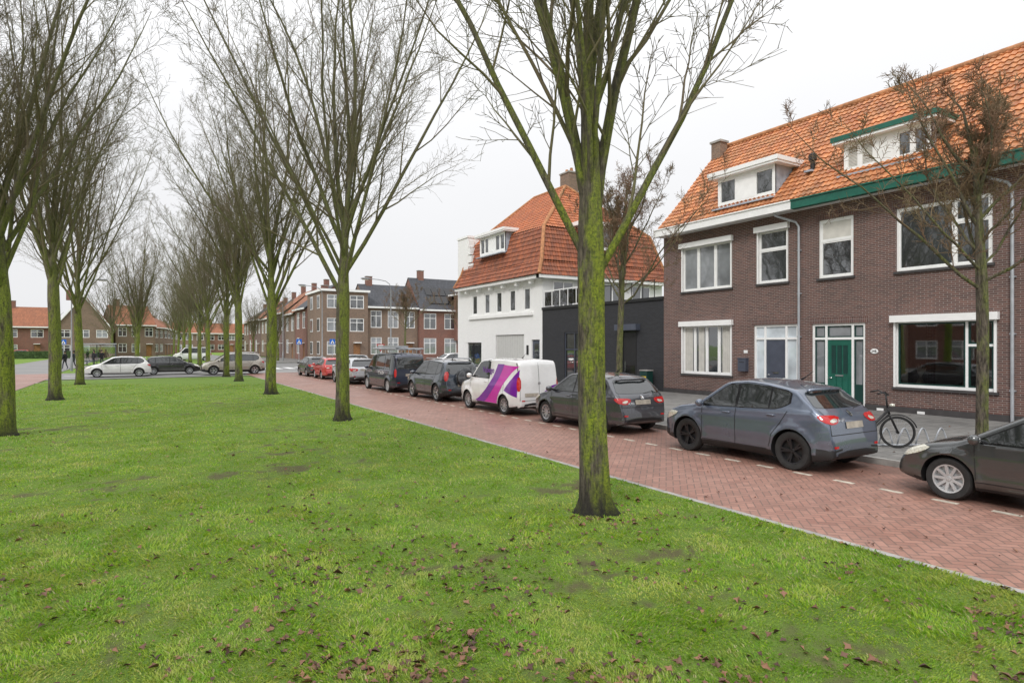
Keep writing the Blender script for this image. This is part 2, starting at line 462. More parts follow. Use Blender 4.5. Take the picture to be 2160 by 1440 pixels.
for i in range(24):
    a0 = math.pi*i/24; a1 = math.pi*(i+1)/24
    def q(a, r): return (cx+(hw+r)*math.cos(a), yc+(3.2+r)*math.sin(a))
    p = [q(a0,0), q(a0,.1), q(a1,.1), q(a1,0)]
    mb.face([(x, y, .036) for x, y in p], M['concrete'])
    mb.face([(*p[1], -.03), (*p[2], -.03), (*p[2], .036), (*p[1], .036)], M['concrete'])
structure('kerb', mb.mesh())
mb = MB()
mb.box(-4.5, 7.2, 62.3, 74.7, -.03, .08, M['lawn']); mb.box(-5, 7.5, 84, 260, -.03, .08, M['lawn'])
mb.box(-60, -14.5, 62.3, 74.7, -.03, .08, M['lawn'])
structure('lawn', mb.mesh())
mb = MB()
for i in range(68):
    y = -1.0+i*.76
    mb.box(10.06, 10.155, y, y+.34, .004, .013, M['mark'])
structure('road_marking', mb.mesh())
mb = MB()
for i in range(7):
    mb.box(7.6+i*1.2, 8.2+i*1.2, 63, 67, .003, .009, M['white'])
for i in range(14):
    mb.box(-30+i*5, -28+i*5, 56.2, 56.34, .004, .014, M['white'])
structure('road_marking', mb.mesh())

def blades(n, seed):
    rs = np.random.RandomState(seed)
    fx, fy = math.sin(R(31)), math.cos(R(31))
    Z = np.exp(rs.uniform(math.log(2.9), math.log(36), n))
    u = rs.uniform(-1.0, 1.0, n)*Z
    X = Z*fx+u*fy; Y = Z*fy-u*fx
    sl_ = soil(X, Y); pt = patch(X, Y)
    ok = (X < 6.91) & (X > -5.3) & (Y < 46.5) & (rs.uniform(0, 1, n) < 1-.72*sl_)
    X, Y, Z, pt, sl_ = X[ok], Y[ok], Z[ok], pt[ok], sl_[ok]; n = len(X)
    tuft = vnoise(X, Y, 8)
    hN = np.clip(1.4-1.6*pt, .22, 1.1)*(.45+1.05*tuft)*(1-.4*sl_)
    h = rs.uniform(.016, .046, n)*hN*1.1*(1+Z*.01)
    w = rs.uniform(.0018, .0036, n)*(1+Z/7)
    a = rs.uniform(0, 2*np.pi, n); la = rs.uniform(-1.6, 1.6, n)+6.28*vnoise(X, Y, 2.2); ln = rs.uniform(.3, 1.7, n)*h
    ca, sa = np.cos(a)*w, np.sin(a)*w
    lx, ly = np.cos(la)*ln, np.sin(la)*ln
    z0 = np.full(n, .027)
    V = np.empty((n, 5, 3), dtype=np.float32)
    V[:,0] = np.stack([X-ca, Y-sa, z0], 1); V[:,1] = np.stack([X+ca, Y+sa, z0], 1)
    V[:,2] = np.stack([X-ca*.8+lx*.35, Y-sa*.8+ly*.35, z0+h*.6], 1); V[:,3] = np.stack([X+ca*.8+lx*.35, Y+sa*.8+ly*.35, z0+h*.6], 1)
    V[:,4] = np.stack([X+lx, Y+ly, z0+h*.95], 1)
    idx = np.array([0,1,3,0,3,2,2,3,4])[None]+np.arange(n)[:,None]*5
    return V.reshape(-1, 3), idx.reshape(-1), n, rs.uniform(0, 1, n)
def tri_mesh(name, V, idx, fattr, mat):
    me = bpy.data.meshes.new(name)
    me.vertices.add(len(V)); me.vertices.foreach_set('co', V.astype(np.float32).ravel())
    me.loops.add(len(idx)); me.loops.foreach_set('vertex_index', idx.astype(np.int32))
    nf = len(idx)//3
    me.polygons.add(nf); me.polygons.foreach_set('loop_start', (np.arange(nf)*3).astype(np.int32))
    me.update(calc_edges=True)
    at = me.attributes.new('bcol', 'FLOAT', 'FACE'); at.data.foreach_set('value', fattr.astype(np.float32))
    me.materials.append(mat)
    return me
V, idx, n, col_ = blades(600000, 3)
g = link(bpy.data.objects.new('grass', tri_mesh('grass', V, idx, np.repeat(col_, 3), M['blade'])))
g['kind'] = 'stuff'; g['label'] = 'short bright green winter grass of the lawn'; g['category'] = 'grass'

def leaves(n, seed):
    rs = np.random.RandomState(seed)
    fx, fy = math.sin(R(31)), math.cos(R(31))
    Z = np.exp(rs.uniform(math.log(3.2), math.log(24), n)); u = rs.uniform(-.95, .95, n)*Z
    X = Z*fx+u*fy; Y = Z*fy-u*fx
    U = u/Z
    pr = np.where(Z < 6.5, 1.0, np.where(Z < 9, .6, .30))*np.where(U < -.4, .35, 1.0)
    for tx, ty, k in ((5.28, 6.6, 120), (5.2, 18.7, 60), (-2.98, 19.9, 60)):
        X = np.append(X, tx+rs.normal(0, .55, k)); Y = np.append(Y, ty+rs.normal(0, .55, k)); pr = np.append(pr, np.full(k, 1.0))
    cl = .42*vnoise(X+50, Y, .9)+.38*vnoise(X, Y+50, 2.6)+.2*vnoise(X+9, Y+9, 7)
    r_ = rs.uniform(0, 1, len(X))
    onl = (X < 6.88) & (X > -5.3)
    onr = (X > 7.0) & (X < 12.1) & (Y > 0)
    onp = (X > 12.4) & (X < 20.5)
    ok = (onl & (r_ < pr*np.clip((cl-.36)*3.4, .04, 1))) | ((onr | onp) & (r_ < .03))
    X, Y = X[ok], Y[ok]; base = np.where(X < 6.9, .046, np.where(X < 12.2, .022, .142))
    vs = []; ix = []; fa = []
    for i in range(len(X)):
        s = rs.uniform(.010, .029)*(1.25 if rs.uniform() < .15 else 1); a = rs.uniform(0, 6.28)
        T = Matrix.Rotation(a, 3, 'Z') @ Matrix.Rotation(rs.uniform(-.6,.6), 3, 'X') @ Matrix.Rotation(rs.uniform(-.5,.5), 3, 'Y')
        cu = rs.uniform(.1, 1.2)
        k = len(vs); m = 8; bz = base[i]
        vs.append((X[i], Y[i], bz))
        for j in range(m):
            an = 6.283*j/m; rr = s*(1.25 if j % 2 == 0 else .72)*rs.uniform(.8, 1.15)*(1.25 if j == 0 else 1)
            p = T @ Vector((rr*math.cos(an), rr*math.sin(an)*.85, cu*abs(math.sin(an))*s*.9))
            vs.append((X[i]+p.x, Y[i]+p.y, bz+max(-.010, p.z)))
        c = rs.uniform(0, 1)**1.4
        for j in range(m):
            ix += [k, k+1+j, k+1+(j+1) % m]; fa.append(c)
    return np.array(vs), np.array(ix), np.array(fa)
V, ix, fa = leaves(17000, 5)
g = link(bpy.data.objects.new('fallen_leaves', tri_mesh('leaves', V, ix, fa, M['leaf'])))
g['kind'] = 'stuff'; g['label'] = 'curled brown dead leaves scattered on the grass'; g['category'] = 'leaves'

# ------------------------------------------------------------------ trees
def make_tree(seed, H=16, split=3.8, r0=.24, nl=8, spread=(16,32), bark='bark', twig='twig', kids=(14,9,8), wob=(.045,.075,.12,.16),
              l2=.36, l3=.42, l4=.5, tw=.0060, lean=.02, up=.03, limbs=None, lead=.43, nlead=3, topt=.5, lk=1.0, ka=(20,44)):
    rnd = random.Random(seed)
    T = MB(); C = MB()
    def g3(s): return Vector((rnd.gauss(0, s), rnd.gauss(0, s), rnd.gauss(0, s)))
    def branch(p, d, ln, r, lv):
        ns = (0, 10, 6, 4, 2)[lv]; sides = (0, 8, 5, 3, 3)[lv]
        pts = [p.copy()]; rs = [r]; dirs = [d.copy()]
        end = max(r*.12, tw*.6)
        for i in range(ns):
            d = (d+g3(wob[lv-1])+Vector((0, 0, up if lv < 4 else .05))).normalized()
            p = p+d*(ln/ns); pts.append(p.copy()); dirs.append(d.copy())
            rs.append(max(end, r*(1-(i+1)/ns*.88)))
        (T if lv == 1 else C).tube(pts, rs, sides, M[bark] if lv == 1 else M[twig], cap=False)
        if lv >= 4: return
        nk = kids[lv-1]; nk = max(2, int(nk*rnd.uniform(.8, 1.2)))
        t0 = (.10, .15, .15)[lv-1]
        az = rnd.uniform(0, 6.28)
        for k in range(nk):
            t = t0+(1-t0)*((k+rnd.random()*.8)/nk)
            f = t*ns; i = min(ns-1, int(f)); q = pts[i].lerp(pts[i+1], f-i)
            rr = rs[i]+(rs[i+1]-rs[i])*(f-i)
            dd = dirs[i+1]
            az += 2.4+rnd.uniform(-.4, .4)
            ax = dd.orthogonal().normalized(); ax.rotate(Matrix.Rotation(az, 3, dd))
            ang = R(rnd.uniform(*ka) if lv < 3 else rnd.uniform(25, 55))
            nd = dd.copy(); nd.rotate(Matrix.Rotation(ang, 3, ax))
            if lv < 3: nd = (nd+Vector((0, 0, .14))).normalized()
            fac = (l2, l3, l4)[lv-1]
            nl_ = ln*fac*(1-.55*t)*rnd.uniform(.7, 1.25)
            if nl_ < .12: nl_ = .12
            branch(q, nd, nl_, max(tw, min(rr*.5, nl_*.010+.0015)), lv+1)
    pts = []; rs = []
    top = split+2.6; n = 15
    a = rnd.uniform(0, 6.28)
    for i in range(n):
        z = -.05+(top+.05)*i/(n-1)
        off = Vector((math.cos(a), math.sin(a), 0))*lean*z+Vector((math.sin(z*.9+seed), math.cos(z*.7+seed), 0))*.035
        off *= min(1, z*.5+.02)
        r = r0*(1+.75*math.exp(-max(z,0)/.17))*(1-.05*z/split)
        if z > split: r = r0*.95*(1-topt*((z-split)/2.6)**.8)
        pts.append(off+Vector((0, 0, z))); rs.append(r)
    pts.insert(1, pts[0].lerp(pts[1], .3)); rs.insert(1, r0*1.32)
    pts.insert(2, pts[0].lerp(pts[2], .6)); rs.insert(2, r0*1.12)
    T.tube(pts, rs, 22, M[bark], cap=False)
    for i, v in enumerate(T.v):
        an = math.atan2(v[1], v[0]); z = v[2]
        k = 1+.05*math.sin(an*3+seed+z*.6)+.04*math.sin(an*5+z*2.1)+(.16*math.sin(an*4+seed)*math.exp(-max(z,0)/.16))
        j = min(range(len(pts)), key=lambda q_: abs(pts[q_].z-z)); c = pts[j]
        T.v[i] = (c.x+(v[0]-c.x)*k, c.y+(v[1]-c.y)*k, z)
    tp = pts[-1]
    for k in range(nlead):
        az = k*2.1+seed; ang = R(rnd.uniform(4, 10))
        d = Vector((math.cos(az)*math.sin(ang), math.sin(az)*math.sin(ang), math.cos(ang)))
        branch(tp-Vector((0, 0, .35+.5*k)), d, (H-top)*rnd.uniform(.9, 1.02), r0*lead, 1)
    if limbs is None:
        limbs = []
        for k in range(nl):
            z = split-.25+2.4*(k/(nl-1))**1.1+rnd.uniform(-.1, .1)
            ang = rnd.uniform(*spread)+6
            limbs.append((z, math.degrees(k*2.4+seed*1.7+rnd.uniform(-.3, .3)), ang, r0*rnd.uniform(.26, .38), lk*(H-z)*rnd.uniform(.72, .92)/math.cos(R(ang))*.9))
    for (z, az, ang, r, ln) in limbs:
        j = min(range(len(pts)), key=lambda q_: abs(pts[q_].z-z)); az = R(az); ang = R(ang)
        d = Vector((math.cos(az)*math.sin(ang), math.sin(az)*math.sin(ang), math.cos(ang)))
        branch(Vector((pts[j].x, pts[j].y, z)), d, ln, r, 1)
    return T.mesh('trunk', True), C.mesh('crown', True)

def place_tree(meshes, loc, rot, label, group, scale=1.0):
    t = thing('tree', label, 'tree', loc, rot, group)
    part('trunk', meshes[0], t); part('crown', meshes[1], t)
    t.scale = (scale,)*3
    return t
GT = 'bare avenue trees in two rows'
near = make_tree(11, H=15.5, split=3.6, r0=.19, kids=(15,10,8), lead=.38, nlead=2, l2=.34, topt=.56, bark='bark_near',
    limbs=[(3.3,150,23,.056,9.5),(3.1,-31,29,.058,8.5),(3.7,140,9,.078,11),(3.6,-36,8,.084,11),(3.9,168,17,.048,9.5),(4.1,-14,18,.050,9.5),
           (4.4,62,19,.042,8.5),(4.5,-112,18,.045,9),(4.2,235,24,.042,8),(5.2,-45,15,.045,8)])
tA = make_tree(23, H=16.5, split=3.9, r0=.20, nl=13, spread=(9, 28), topt=.6, lead=.40)
tB = make_tree(37, H=16, split=3.6, r0=.215, nl=13, spread=(10, 31), topt=.6, lead=.40)
tC = make_tree(51, H=15.5, split=4.2, r0=.205, nl=12, spread=(9, 29), topt=.6, lead=.40)
lab = 'tall bare tree with mossy green trunk on the lawn'
place_tree(near, (5.28, 6.6, .02), 0, 'large bare tree with thick green moss on trunk and forked limbs', GT)
place_tree(tA, (5.2, 18.67, .02), 1.1, 'straight bare tree with mossy trunk beside the brick road', GT)
first = {}
def cp(key, meshes, x, y, rot, sc):
    if key not in first:
        first[key] = place_tree(meshes, (x, y, .02), rot, lab, GT, sc)
    else: copy_thing(first[key], (x, y, .02), rot, sc)
for key, x, y, rot, sc in [('B',5.15,30.4,.3,1.08),('C',5.25,42.4,2.0,1.05),('A',5.2,54.2+9,4.2,1.0),('B',5.2,75+1-3,3.3,.95),
        ('C',5.2,88,1.0,.95),('A',5.2,102,5.0,.95),('B',5.2,118,2.0,.9),('A',5.3,138,.9,.9),
        ('A',-3.0,8.1,2.6,1.0),('B',-2.98,19.9,5.1,1.0),('C',-3.1,31.7,.9,1.08),('A',-3.1,43.4,3.0,1.05),
        ('B',-.4,63.5,1.9,.85),('A',-3.2,90,1.4,.8),('C',5.2,48.8,5.5,.95),
        ('B',13.5+3,92,4.4,.7),('C',15.5,108,3.7,.7),('B',12,150,.8,.9),('C',18,170,.5,.9),
        ('A',-1,128,2.2,.8),('B',9,175,3.9,.9),('C',2,185,1.1,.9)]:
    m = {'A': tA, 'B': tB, 'C': tC}[key]
    cp(key, m, x, y, rot, sc)
st = make_tree(71, H=7.9, split=3.4, r0=.10, nl=15, spread=(14, 50), bark='bark2', twig='twig2', kids=(12,8,7), wob=(.12,.18,.22,.25),
               l2=.30, l3=.42, l4=.5, tw=.0062, up=.09, lead=.45, lk=.82, topt=.5, ka=(30,60))
GS = 'small street trees on the pavement'
s1 = place_tree(st, (13.8, 5.5, .12), 1.0, 'small bare gnarled street tree in the pavement', GS)
copy_thing(s1, (14.0, 16.2, .12), 3.6, 1.1)
copy_thing(s1, (33.0, 67.0, .1), 2.2, 1.15)
copy_thing(s1, (27.0, 70.0, .1), 4.2, 1.25)
m = MB(); rr = random.Random(8)
for i in range(3800):
    X = rr.uniform(-190, 190); Y = rr.uniform(262, 300); hh = rr.uniform(7, 13)*(1+.25*math.sin(X*.13))
    a = rr.uniform(-.25, .25); m.tube([(X,Y,0),(X+a*hh*.4,Y,hh*.5),(X+a*hh,Y,hh)], [.22,.16,.05], 3, M['twigf'], cap=False)
    for k in range(3):
        z = hh*rr.uniform(.3,.85); b_ = rr.uniform(-2.2,2.2); m.tube([(X+a*z,Y,z),(X+a*z+b_,Y+rr.uniform(-1,1),z+rr.uniform(1,3))], [.1,.03], 3, M['twigf'], cap=False)
g = link(bpy.data.objects.new('wood', m.mesh())); g['kind'] = 'stuff'; g['label'] = 'far off band of bare brown trees on the horizon'; g['category'] = 'wood'

# ------------------------------------------------------------------ roofs, walls
def tile_face(p0, p1, p2, p3, mat, seed=0, tw=.205, th=.30, amp=.04, step=.042):
    p0, p1, p2, p3 = map(Vector, (p0, p1, p2, p3))
    ud = (p1-p0).normalized(); n = ud.cross(p3-p0).normalized(); vd = n.cross(ud)
    W_ = (p1-p0).length; Ln = (p3-p0).dot(vd)
    l1 = (p3-p0).dot(ud); r1 = (p2-p0).dot(ud)
    lo = min(0, l1); hi = max(W_, r1); cpt = 6
    nc = int((hi-lo)/tw*cpt)+1; nr = int(math.ceil(Ln/th))
    rnd = random.Random(seed)
    verts = []; faces = []; att = []
    us = [lo+(hi-lo)*i/nc for i in range(nc+1)]
    rows = []
    for r in range(nr):
        rows.append((r*th, step, r)); rows.append((min(Ln, (r+1)*th), 0, r))
    for (v, s, r) in rows:
        a = l1*v/Ln; b = W_+(r1-W_)*v/Ln
        sag = .02*math.sin(v*1.3+seed)
        for u in us:
            uc = min(max(u, a), b)
            h = amp*(.5+.5*math.cos(2*math.pi*u/tw))+s+sag+.012*math.sin(u*1.1+seed+v)
            verts.append(p0+ud*uc+vd*v+n*h)
    m = nc+1; cols = {}
    for i in range(len(rows)-1):
        a0 = l1*rows[i][0]/Ln; b0 = W_+(r1-W_)*rows[i][0]/Ln
        a1 = l1*rows[i+1][0]/Ln; b1 = W_+(r1-W_)*rows[i+1][0]/Ln
        for j in range(nc):
            if us[j+1] <= min(a0, a1) or us[j] >= max(b0, b1): continue
            faces.append((i*m+j, i*m+j+1, (i+1)*m+j+1, (i+1)*m+j))
            key = (rows[i][2], int(us[j]/tw))
            if key not in cols: cols[key] = rnd.random()
            att.append(cols[key])
    me = bpy.data.meshes.new('roof'); me.from_pydata([tuple(v) for v in verts], [], faces)
    me.materials.append(mat); me.polygons.foreach_set('use_smooth', [True]*len(faces))
    me.set_sharp_from_angle(angle=R(50))
    at = me.attributes.new('tcol', 'FLOAT', 'FACE'); at.data.foreach_set('value', att)
    return me

def join_meshes(ms):
    bm = bmesh.new()
    mats = []
    for me in ms:
        off = len(mats); k = len(bm.faces)
        bm.from_mesh(me); bm.faces.ensure_lookup_table()
        for f in bm.faces[k:]: f.material_index += off
        mats += list(me.materials)
    out = bpy.data.meshes.new('joined'); bm.to_mesh(out); bm.free()
    for m in mats: out.materials.append(m)
    return out

def wall_ops(mb, u0, u1, z0, z1, ops, mat, y=0., rev=.13):
    us = sorted({u0, u1} | {o[0] for o in ops} | {o[1] for o in ops}); zs = sorted({z0, z1} | {o[2] for o in ops} | {o[3] for o in ops})
    for i in range(len(us)-1):
        for j in range(len(zs)-1):
            cu = (us[i]+us[i+1])/2; cz = (zs[j]+zs[j+1])/2
            if any(o[0] < cu < o[1] and o[2] < cz < o[3] for o in ops): continue
            mb.face([(us[i],y,zs[j]),(us[i+1],y,zs[j]),(us[i+1],y,zs[j+1]),(us[i],y,zs[j+1])], mat)
    for (a, b, c, d) in ops:
        mb.face([(a,y,c),(a,y,d),(a,y+rev,d),(a,y+rev,c)], mat); mb.face([(b,y,c),(b,y+rev,c),(b,y+rev,d),(b,y,d)], mat)
        mb.face([(a,y,d),(b,y,d),(b,y+rev,d),(a,y+rev,d)], mat); mb.face([(a,y,c),(a,y+rev,c),(b,y+rev,c),(b,y,c)], mat)

def frame_mesh(u0, u1, z0, z1, cols, trans, fm, y, fw=.07, sash=None, d0=.05, d1=.02):
    f = MB(); ya, yb = y-d0, y+d1
    f.box(u0, u0+fw, ya, yb, z0, z1, fm); f.box(u1-fw, u1, ya, yb, z0, z1, fm)
    f.box(u0+fw, u1-fw, ya, yb, z1-fw, z1, fm); f.box(u0+fw, u1-fw, ya, yb, z0, z0+fw, fm)
    tot = sum(cols); x = u0+fw; wi = (u1-u0-2*fw); cells = []
    mw = fw*.8; inner = wi-mw*(len(cols)-1)
    for i, c in enumerate(cols):
        cw = inner*c/tot; t = trans[i] if i < len(trans) else None
        if t:
            zt = z1-fw-(z1-z0-2*fw)*t
            f.box(x, x+cw, ya+.005, yb, zt-mw/2, zt+mw/2, fm)
            cells += [(x, x+cw, z0+fw, zt-mw/2), (x, x+cw, zt+mw/2, z1-fw)]
        else: cells.append((x, x+cw, z0+fw, z1-fw))
        x += cw
        if i < len(cols)-1:
            f.box(x, x+mw, ya+.002, yb, z0+fw, z1-fw, fm); x += mw
    if sash:
        s = .045
        for (a, b, c, d) in cells:
            yy0, yy1 = ya+.015, yb
            f.box(a, a+s, yy0, yy1, c, d, sash); f.box(b-s, b, yy0, yy1, c, d, sash)
            f.box(a+s, b-s, yy0, yy1, d-s, d, sash); f.box(a+s, b-s, yy0, yy1, c, c+s, sash)
    return f
def window(parent, u0, u1, z0, z1, cols=(1,), trans=(None,), fm=None, gm=None, y=.09, fw=.07, sash=None, box=False, sill=True, drop=None, label=None):
    fm = fm or M['white']; gm = gm or M['glass']
    g = MB(); g.face([(u0+.02,y,z0+.02),(u1-.02,y,z0+.02),(u1-.02,y,z1-.02),(u0+.02,y,z1-.02)], gm)
    w = part('window', g.mesh(), parent, label=label)
    part('frame', frame_mesh(u0+.004, u1-.004, z0+.004, z1-.004, cols, trans, fm, y, fw, sash).mesh(), w)
    if sill:
        s = MB(); s.box(u0-.06, u1+.06, -.06, y-.052, z0-.08, z0+.001, M['stone']); part('sill', s.mesh(), w)
    if box:
        s = MB(); s.box(u0-.08, u1+.08, -.17, -.004, z1-.06, z1+.16, fm)
        s.box(u0-.01, u0+.05, -.05, -.004, z0, z1-.06, fm); s.box(u1-.05, u1+.01, -.05, -.004, z0, z1-.06, fm)
        part('shutter_box', s.mesh(), w)
    if drop:
        s = MB(); s.box(u0+.08, u1-.08, y-.012, y-.006, z1-drop, z1-.07, M['curtain']); part('blind', s.mesh(), w)
    return w

def dormer(parent, u0, u1, yf, z0, z1, roofy, fascia, cols, trans=(), cheek='lead', panel=None, blinds=()):
    b = MB()
    yb = roofy(z1)+.25
    for u in (u0, u1):
        b.face([(u, yf, z0-.15), (u, roofy(z0)+.1, z0-.05), (u, yb, z1), (u, yf, z1)], M[cheek])
    b.face([(u0,yf,z0-.15),(u1,yf,z0-.15),(u1,yf,z0),(u0,yf,z0)], M['white'])
    b.box(u0-.28, u1+.28, yf-.28, yb+.35, z1+.001, z1+.09, M['white'])
    b.box(u0-.32, u1+.32, yf-.32, yb+.30, z1+.09, z1+.26, fascia)
    b.box(u0-.24, u1+.24, yf-.24, yb+.32, z1+.261, z1+.275, M['tar'])
    b.box(u0-.1, u1+.1, yf-.3, yf-.03, z0-.2, z0-.14, M['lead'])
    d = part('dormer', b.mesh(), parent)
    g = MB(); g.face([(u0,yf+.05,z0),(u1,yf+.05,z0),(u1,yf+.05,z1),(u0,yf+.05,z1)], M['glass'])
    w = part('window', g.mesh(), d)
    f = frame_mesh(u0, u1, z0, z1, cols, trans, M['white'], yf+.04, .10, M['white'])
    if panel: f.box(panel[0], panel[1], yf-.014, yf+.03, z0+.09, z1-.09, M['white'])
    part('frame', f.mesh(), d)
    for (a, c) in blinds:
        q = MB()
        for i in range(14):
            z = z0+.16+i*(z1-z0-.3)/14; q.box(a, c, yf+.032, yf+.044, z, z+.035, M['curtain'])
        part('blind', q.mesh(), d)
    return d

FX = 21.0
def row_house(label, y_far, width, fascia, openings, eaves=7.3, ridge=12.2, dep=8.0):
    h = thing('terraced_house', label, 'house', (FX, y_far, 0), R(-90), 'row of brick houses')
    w = MB()
    wall_ops(w, 0, width, .0, eaves, openings, M['brick'])
    e = eaves+.1
    for u in (0, width):
        w.face([(u,0,0),(u,dep,0),(u,dep,e),(u,dep/2,ridge-.12),(u,0,e)] if u else [(u,0,0),(u,0,e),(u,dep/2,ridge-.12),(u,dep,e),(u,dep,0)], M['brick'])
    w.face([(0,dep,0),(width,dep,0),(width,dep,e),(0,dep,e)], M['brick'])
    for (a, b, c, d) in openings:
        w.box(a-.12, b+.12, -.012, -.001, d+.001, d+.2, M['brick_lintel'])
    part('wall', w.mesh(), h)
    p = MB(); segs = [o for o in openings if o[2] < .5]
    x = 0
    for o in sorted(segs)+[(width, width, 0, 0)]:
        if o[0]-x > .01: p.box(x, o[0], -.025, -.001, .1, .32, M['stone'])
        x = o[1]
    part('plinth', p.mesh(), h)
    y0, z0 = -.5, eaves+.2; yr = dep/2; slope = (ridge-z0)/(yr-y0)
    f1 = tile_face((0,y0,z0),(width,y0,z0),(width,yr,ridge),(0,yr,ridge), M['tile'], seed=int(y_far))
    f2 = tile_face((width,dep+.5,z0),(0,dep+.5,z0),(0,yr,ridge),(width,yr,ridge), M['tile'], seed=int(y_far)+5, amp=.03)
    r = part('roof', join_meshes([f1, f2]), h)
    rg = MB(); n = int(width/.35)
    for i in range(n):
        a = width*i/n; b = width*(i+1)/n+.02
        rg.tube([(a,yr,ridge+.0),(b,yr,ridge+.02)], [.14,.115], 10, M['tile_edge'])
    part('ridge', rg.mesh('r', True, 40), r)
    g = MB()
    g.box(0, width, -.66, -.42, eaves-.02, eaves+.27, fascia)
    g.box(0, width, -.70, -.40, eaves+.271, eaves+.32, fascia)
    g.box(0, width, -.415, -.002, eaves-.0, eaves+.04, M['white'])
    part('gutter', g.mesh(), h)
    return h, (lambda z: y0+(z-z0)/slope)

def drapes(h, u0, u1, z0, z1, sides, y=.078):
    m = MB()
    for (a, b) in sides:
        n = max(2, int((b-a)/.05))
        for i in range(n): m.box(a+(b-a)*i/n, a+(b-a)*(i+.8)/n, y, y+.006+.003*(i % 2), z0+.1, z1-.1, M['curtain'])
    part('curtain', m.mesh(), h)
ops = [(1.15,3.9,4.7,6.7),(5.15,6.5,4.72,6.8),(1.15,3.9,1.03,3.2),(4.97,6.9,.16,3.1)]
h1, ry1 = row_house('brown brick terraced house with white gutter and white dormer', 21.15, 7.05, M['white'], ops)
window(h1, 1.15,3.9,4.7,6.7, (1,1.1,1), (), gm=M['glass_c'], sash=M['white'], box=True)
window(h1, 5.15,6.5,4.72,6.8, (1,), (.36,), sash=M['white'], box=True)
window(h1, 1.15,3.9,1.03,3.2, (1,1,1,1), (), gm=M['glass'], sash=M['white'], box=True)
drapes(h1, 1.15, 3.9, 1.03, 3.2, ((1.27,1.72),(3.35,3.78),(2.05,2.38)))
def door_set(h, u0, u1, z0, z1, du0, du1, doorz, dm, fm, sidem, sashm=None, style='plain'):
    y = .1
    g = MB(); g.box(du0, du1, y-.03, y+.02, z0+.04, doorz, dm)
    dw = du1-du0
    if style == 'panel':
        for i in range(3):
            a = du0+.12+i*(dw-.24)/3; g.box(a+.02, a+(dw-.24)/3-.02, y-.05, y-.03, z0+.3, z0+1.0, dm)
            g.box(a+.03, a+(dw-.24)/3-.03, y-.045, y-.03, z0+1.15, doorz-.2, M['dgreen'])
    else:
        g.box(du0+.12, du1-.12, y-.04, y-.03, z0+.25, z0+1.0, dm); g.box(du0+.12, du1-.12, y-.04, y-.03, z0+1.1, doorz-.15, dm)
    d = part('door', g.mesh(), h)
    k = MB(); k.tube([(du0+.08,y-.03,1.15),(du0+.08,y-.08,1.15),(du0+.19,y-.08,1.15)], .012, 8, M['chrome']); part('handle', k.mesh('k', True), d)
    k = MB(); k.box(du0+.3, du1-.3, y-.056, y-.052, z0+1.05, z0+1.1, M['chrome']); part('letter_slot', k.mesh(), d)
    f = MB(); fw = .08
    for a, b in ((u0, u0+fw), (du0-fw, du0), (du1, du1+fw), (u1-fw, u1)):
        f.box(a, b, y-.06, y+.02, z0, z1, fm)
    for zz in (doorz, z1-fw):
        f.box(u0+fw, du0-fw, y-.058, y+.02, zz, zz+fw, fm); f.box(du0, du1, y-.058, y+.02, zz, zz+fw, fm); f.box(du1+fw, u1-fw, y-.058, y+.02, zz, zz+fw, fm)
    if sashm:
        for a, b in ((u0+fw, du0-fw), (du0, du1), (du1+fw, u1-fw)):
            for c, e in (((z0+.75, doorz), (doorz+fw, z1-fw)) if a != du0 else ((doorz+fw, z1-fw),)):
                s = .045
                f.box(a, a+s, y-.03, y+.015, c, e, sashm); f.box(b-s, b, y-.03, y+.015, c, e, sashm)
                f.box(a+s, b-s, y-.03, y+.015, e-s, e, sashm); f.box(a+s, b-s, y-.03, y+.015, c, c+s, sashm)
            if a != du0: f.box(a, b, y-.03, y+.03, z0, z0+.75, sashm)
    part('door_frame', f.mesh(), h)
    g = MB()
    for a, b in ((u0+.03, du0-.03), (du1+.03, u1-.03)): g.face([(a,y,z0),(b,y,z0),(b,y,z1-.02),(a,y,z1-.02)], sidem)
    g.face([(du0,y+.001,doorz),(du1,y+.001,doorz),(du1,y+.001,z1-.02),(du0,y+.001,z1-.02)], sidem)
    part('side_light', g.mesh(), h)
    s = MB(); s.box(u0, u1, -.25, -.03, .1, .2, M['stone']); part('doorstep', s.mesh(), h)
door_set(h1, 4.97, 6.9, .16, 3.1, 5.5, 6.35, 2.52, M['dgrey'], M['white'], M['glass_l'])
dormer(h1, 3.1, 5.87, .10, 8.2, 9.35, ry1, M['white'], (1, 1, 1), panel=(4.04, 4.93))
def downpipe(h, u, z1=7.3, off=-.5):
    m = MB()
    m.tube([(u-.75,off,z1+.05),(u-.7,off,z1-.12),(u-.1,-.12,z1-.42),(u,-.09,z1-.6),(u,-.09,.15)], .045, 10, M['zinc'])
    for z in (1, 2.6, 4.2, 5.8): m.box(u-.07, u+.07, -.1, -.002, z, z+.04, M['zinc'])
    part('downpipe', m.mesh('d', True, 40), h)
downpipe(h1, 7.0)
m = MB(); m.box(4.35, 4.72, -.2, -.002, 1.25, 1.75, M['dgrey']); m.box(4.33, 4.74, -.22, -.002, 1.751, 1.79, M['dgrey']); m.box(4.42, 4.65, -.205, -.2, 1.6, 1.63, M['black'])
part('letterbox', m.mesh(), h1)
m = MB(); m.box(4.5, 4.68, -.02, -.002, 1.98, 2.1, M['white']); part('number_plate', m.mesh(), h1)
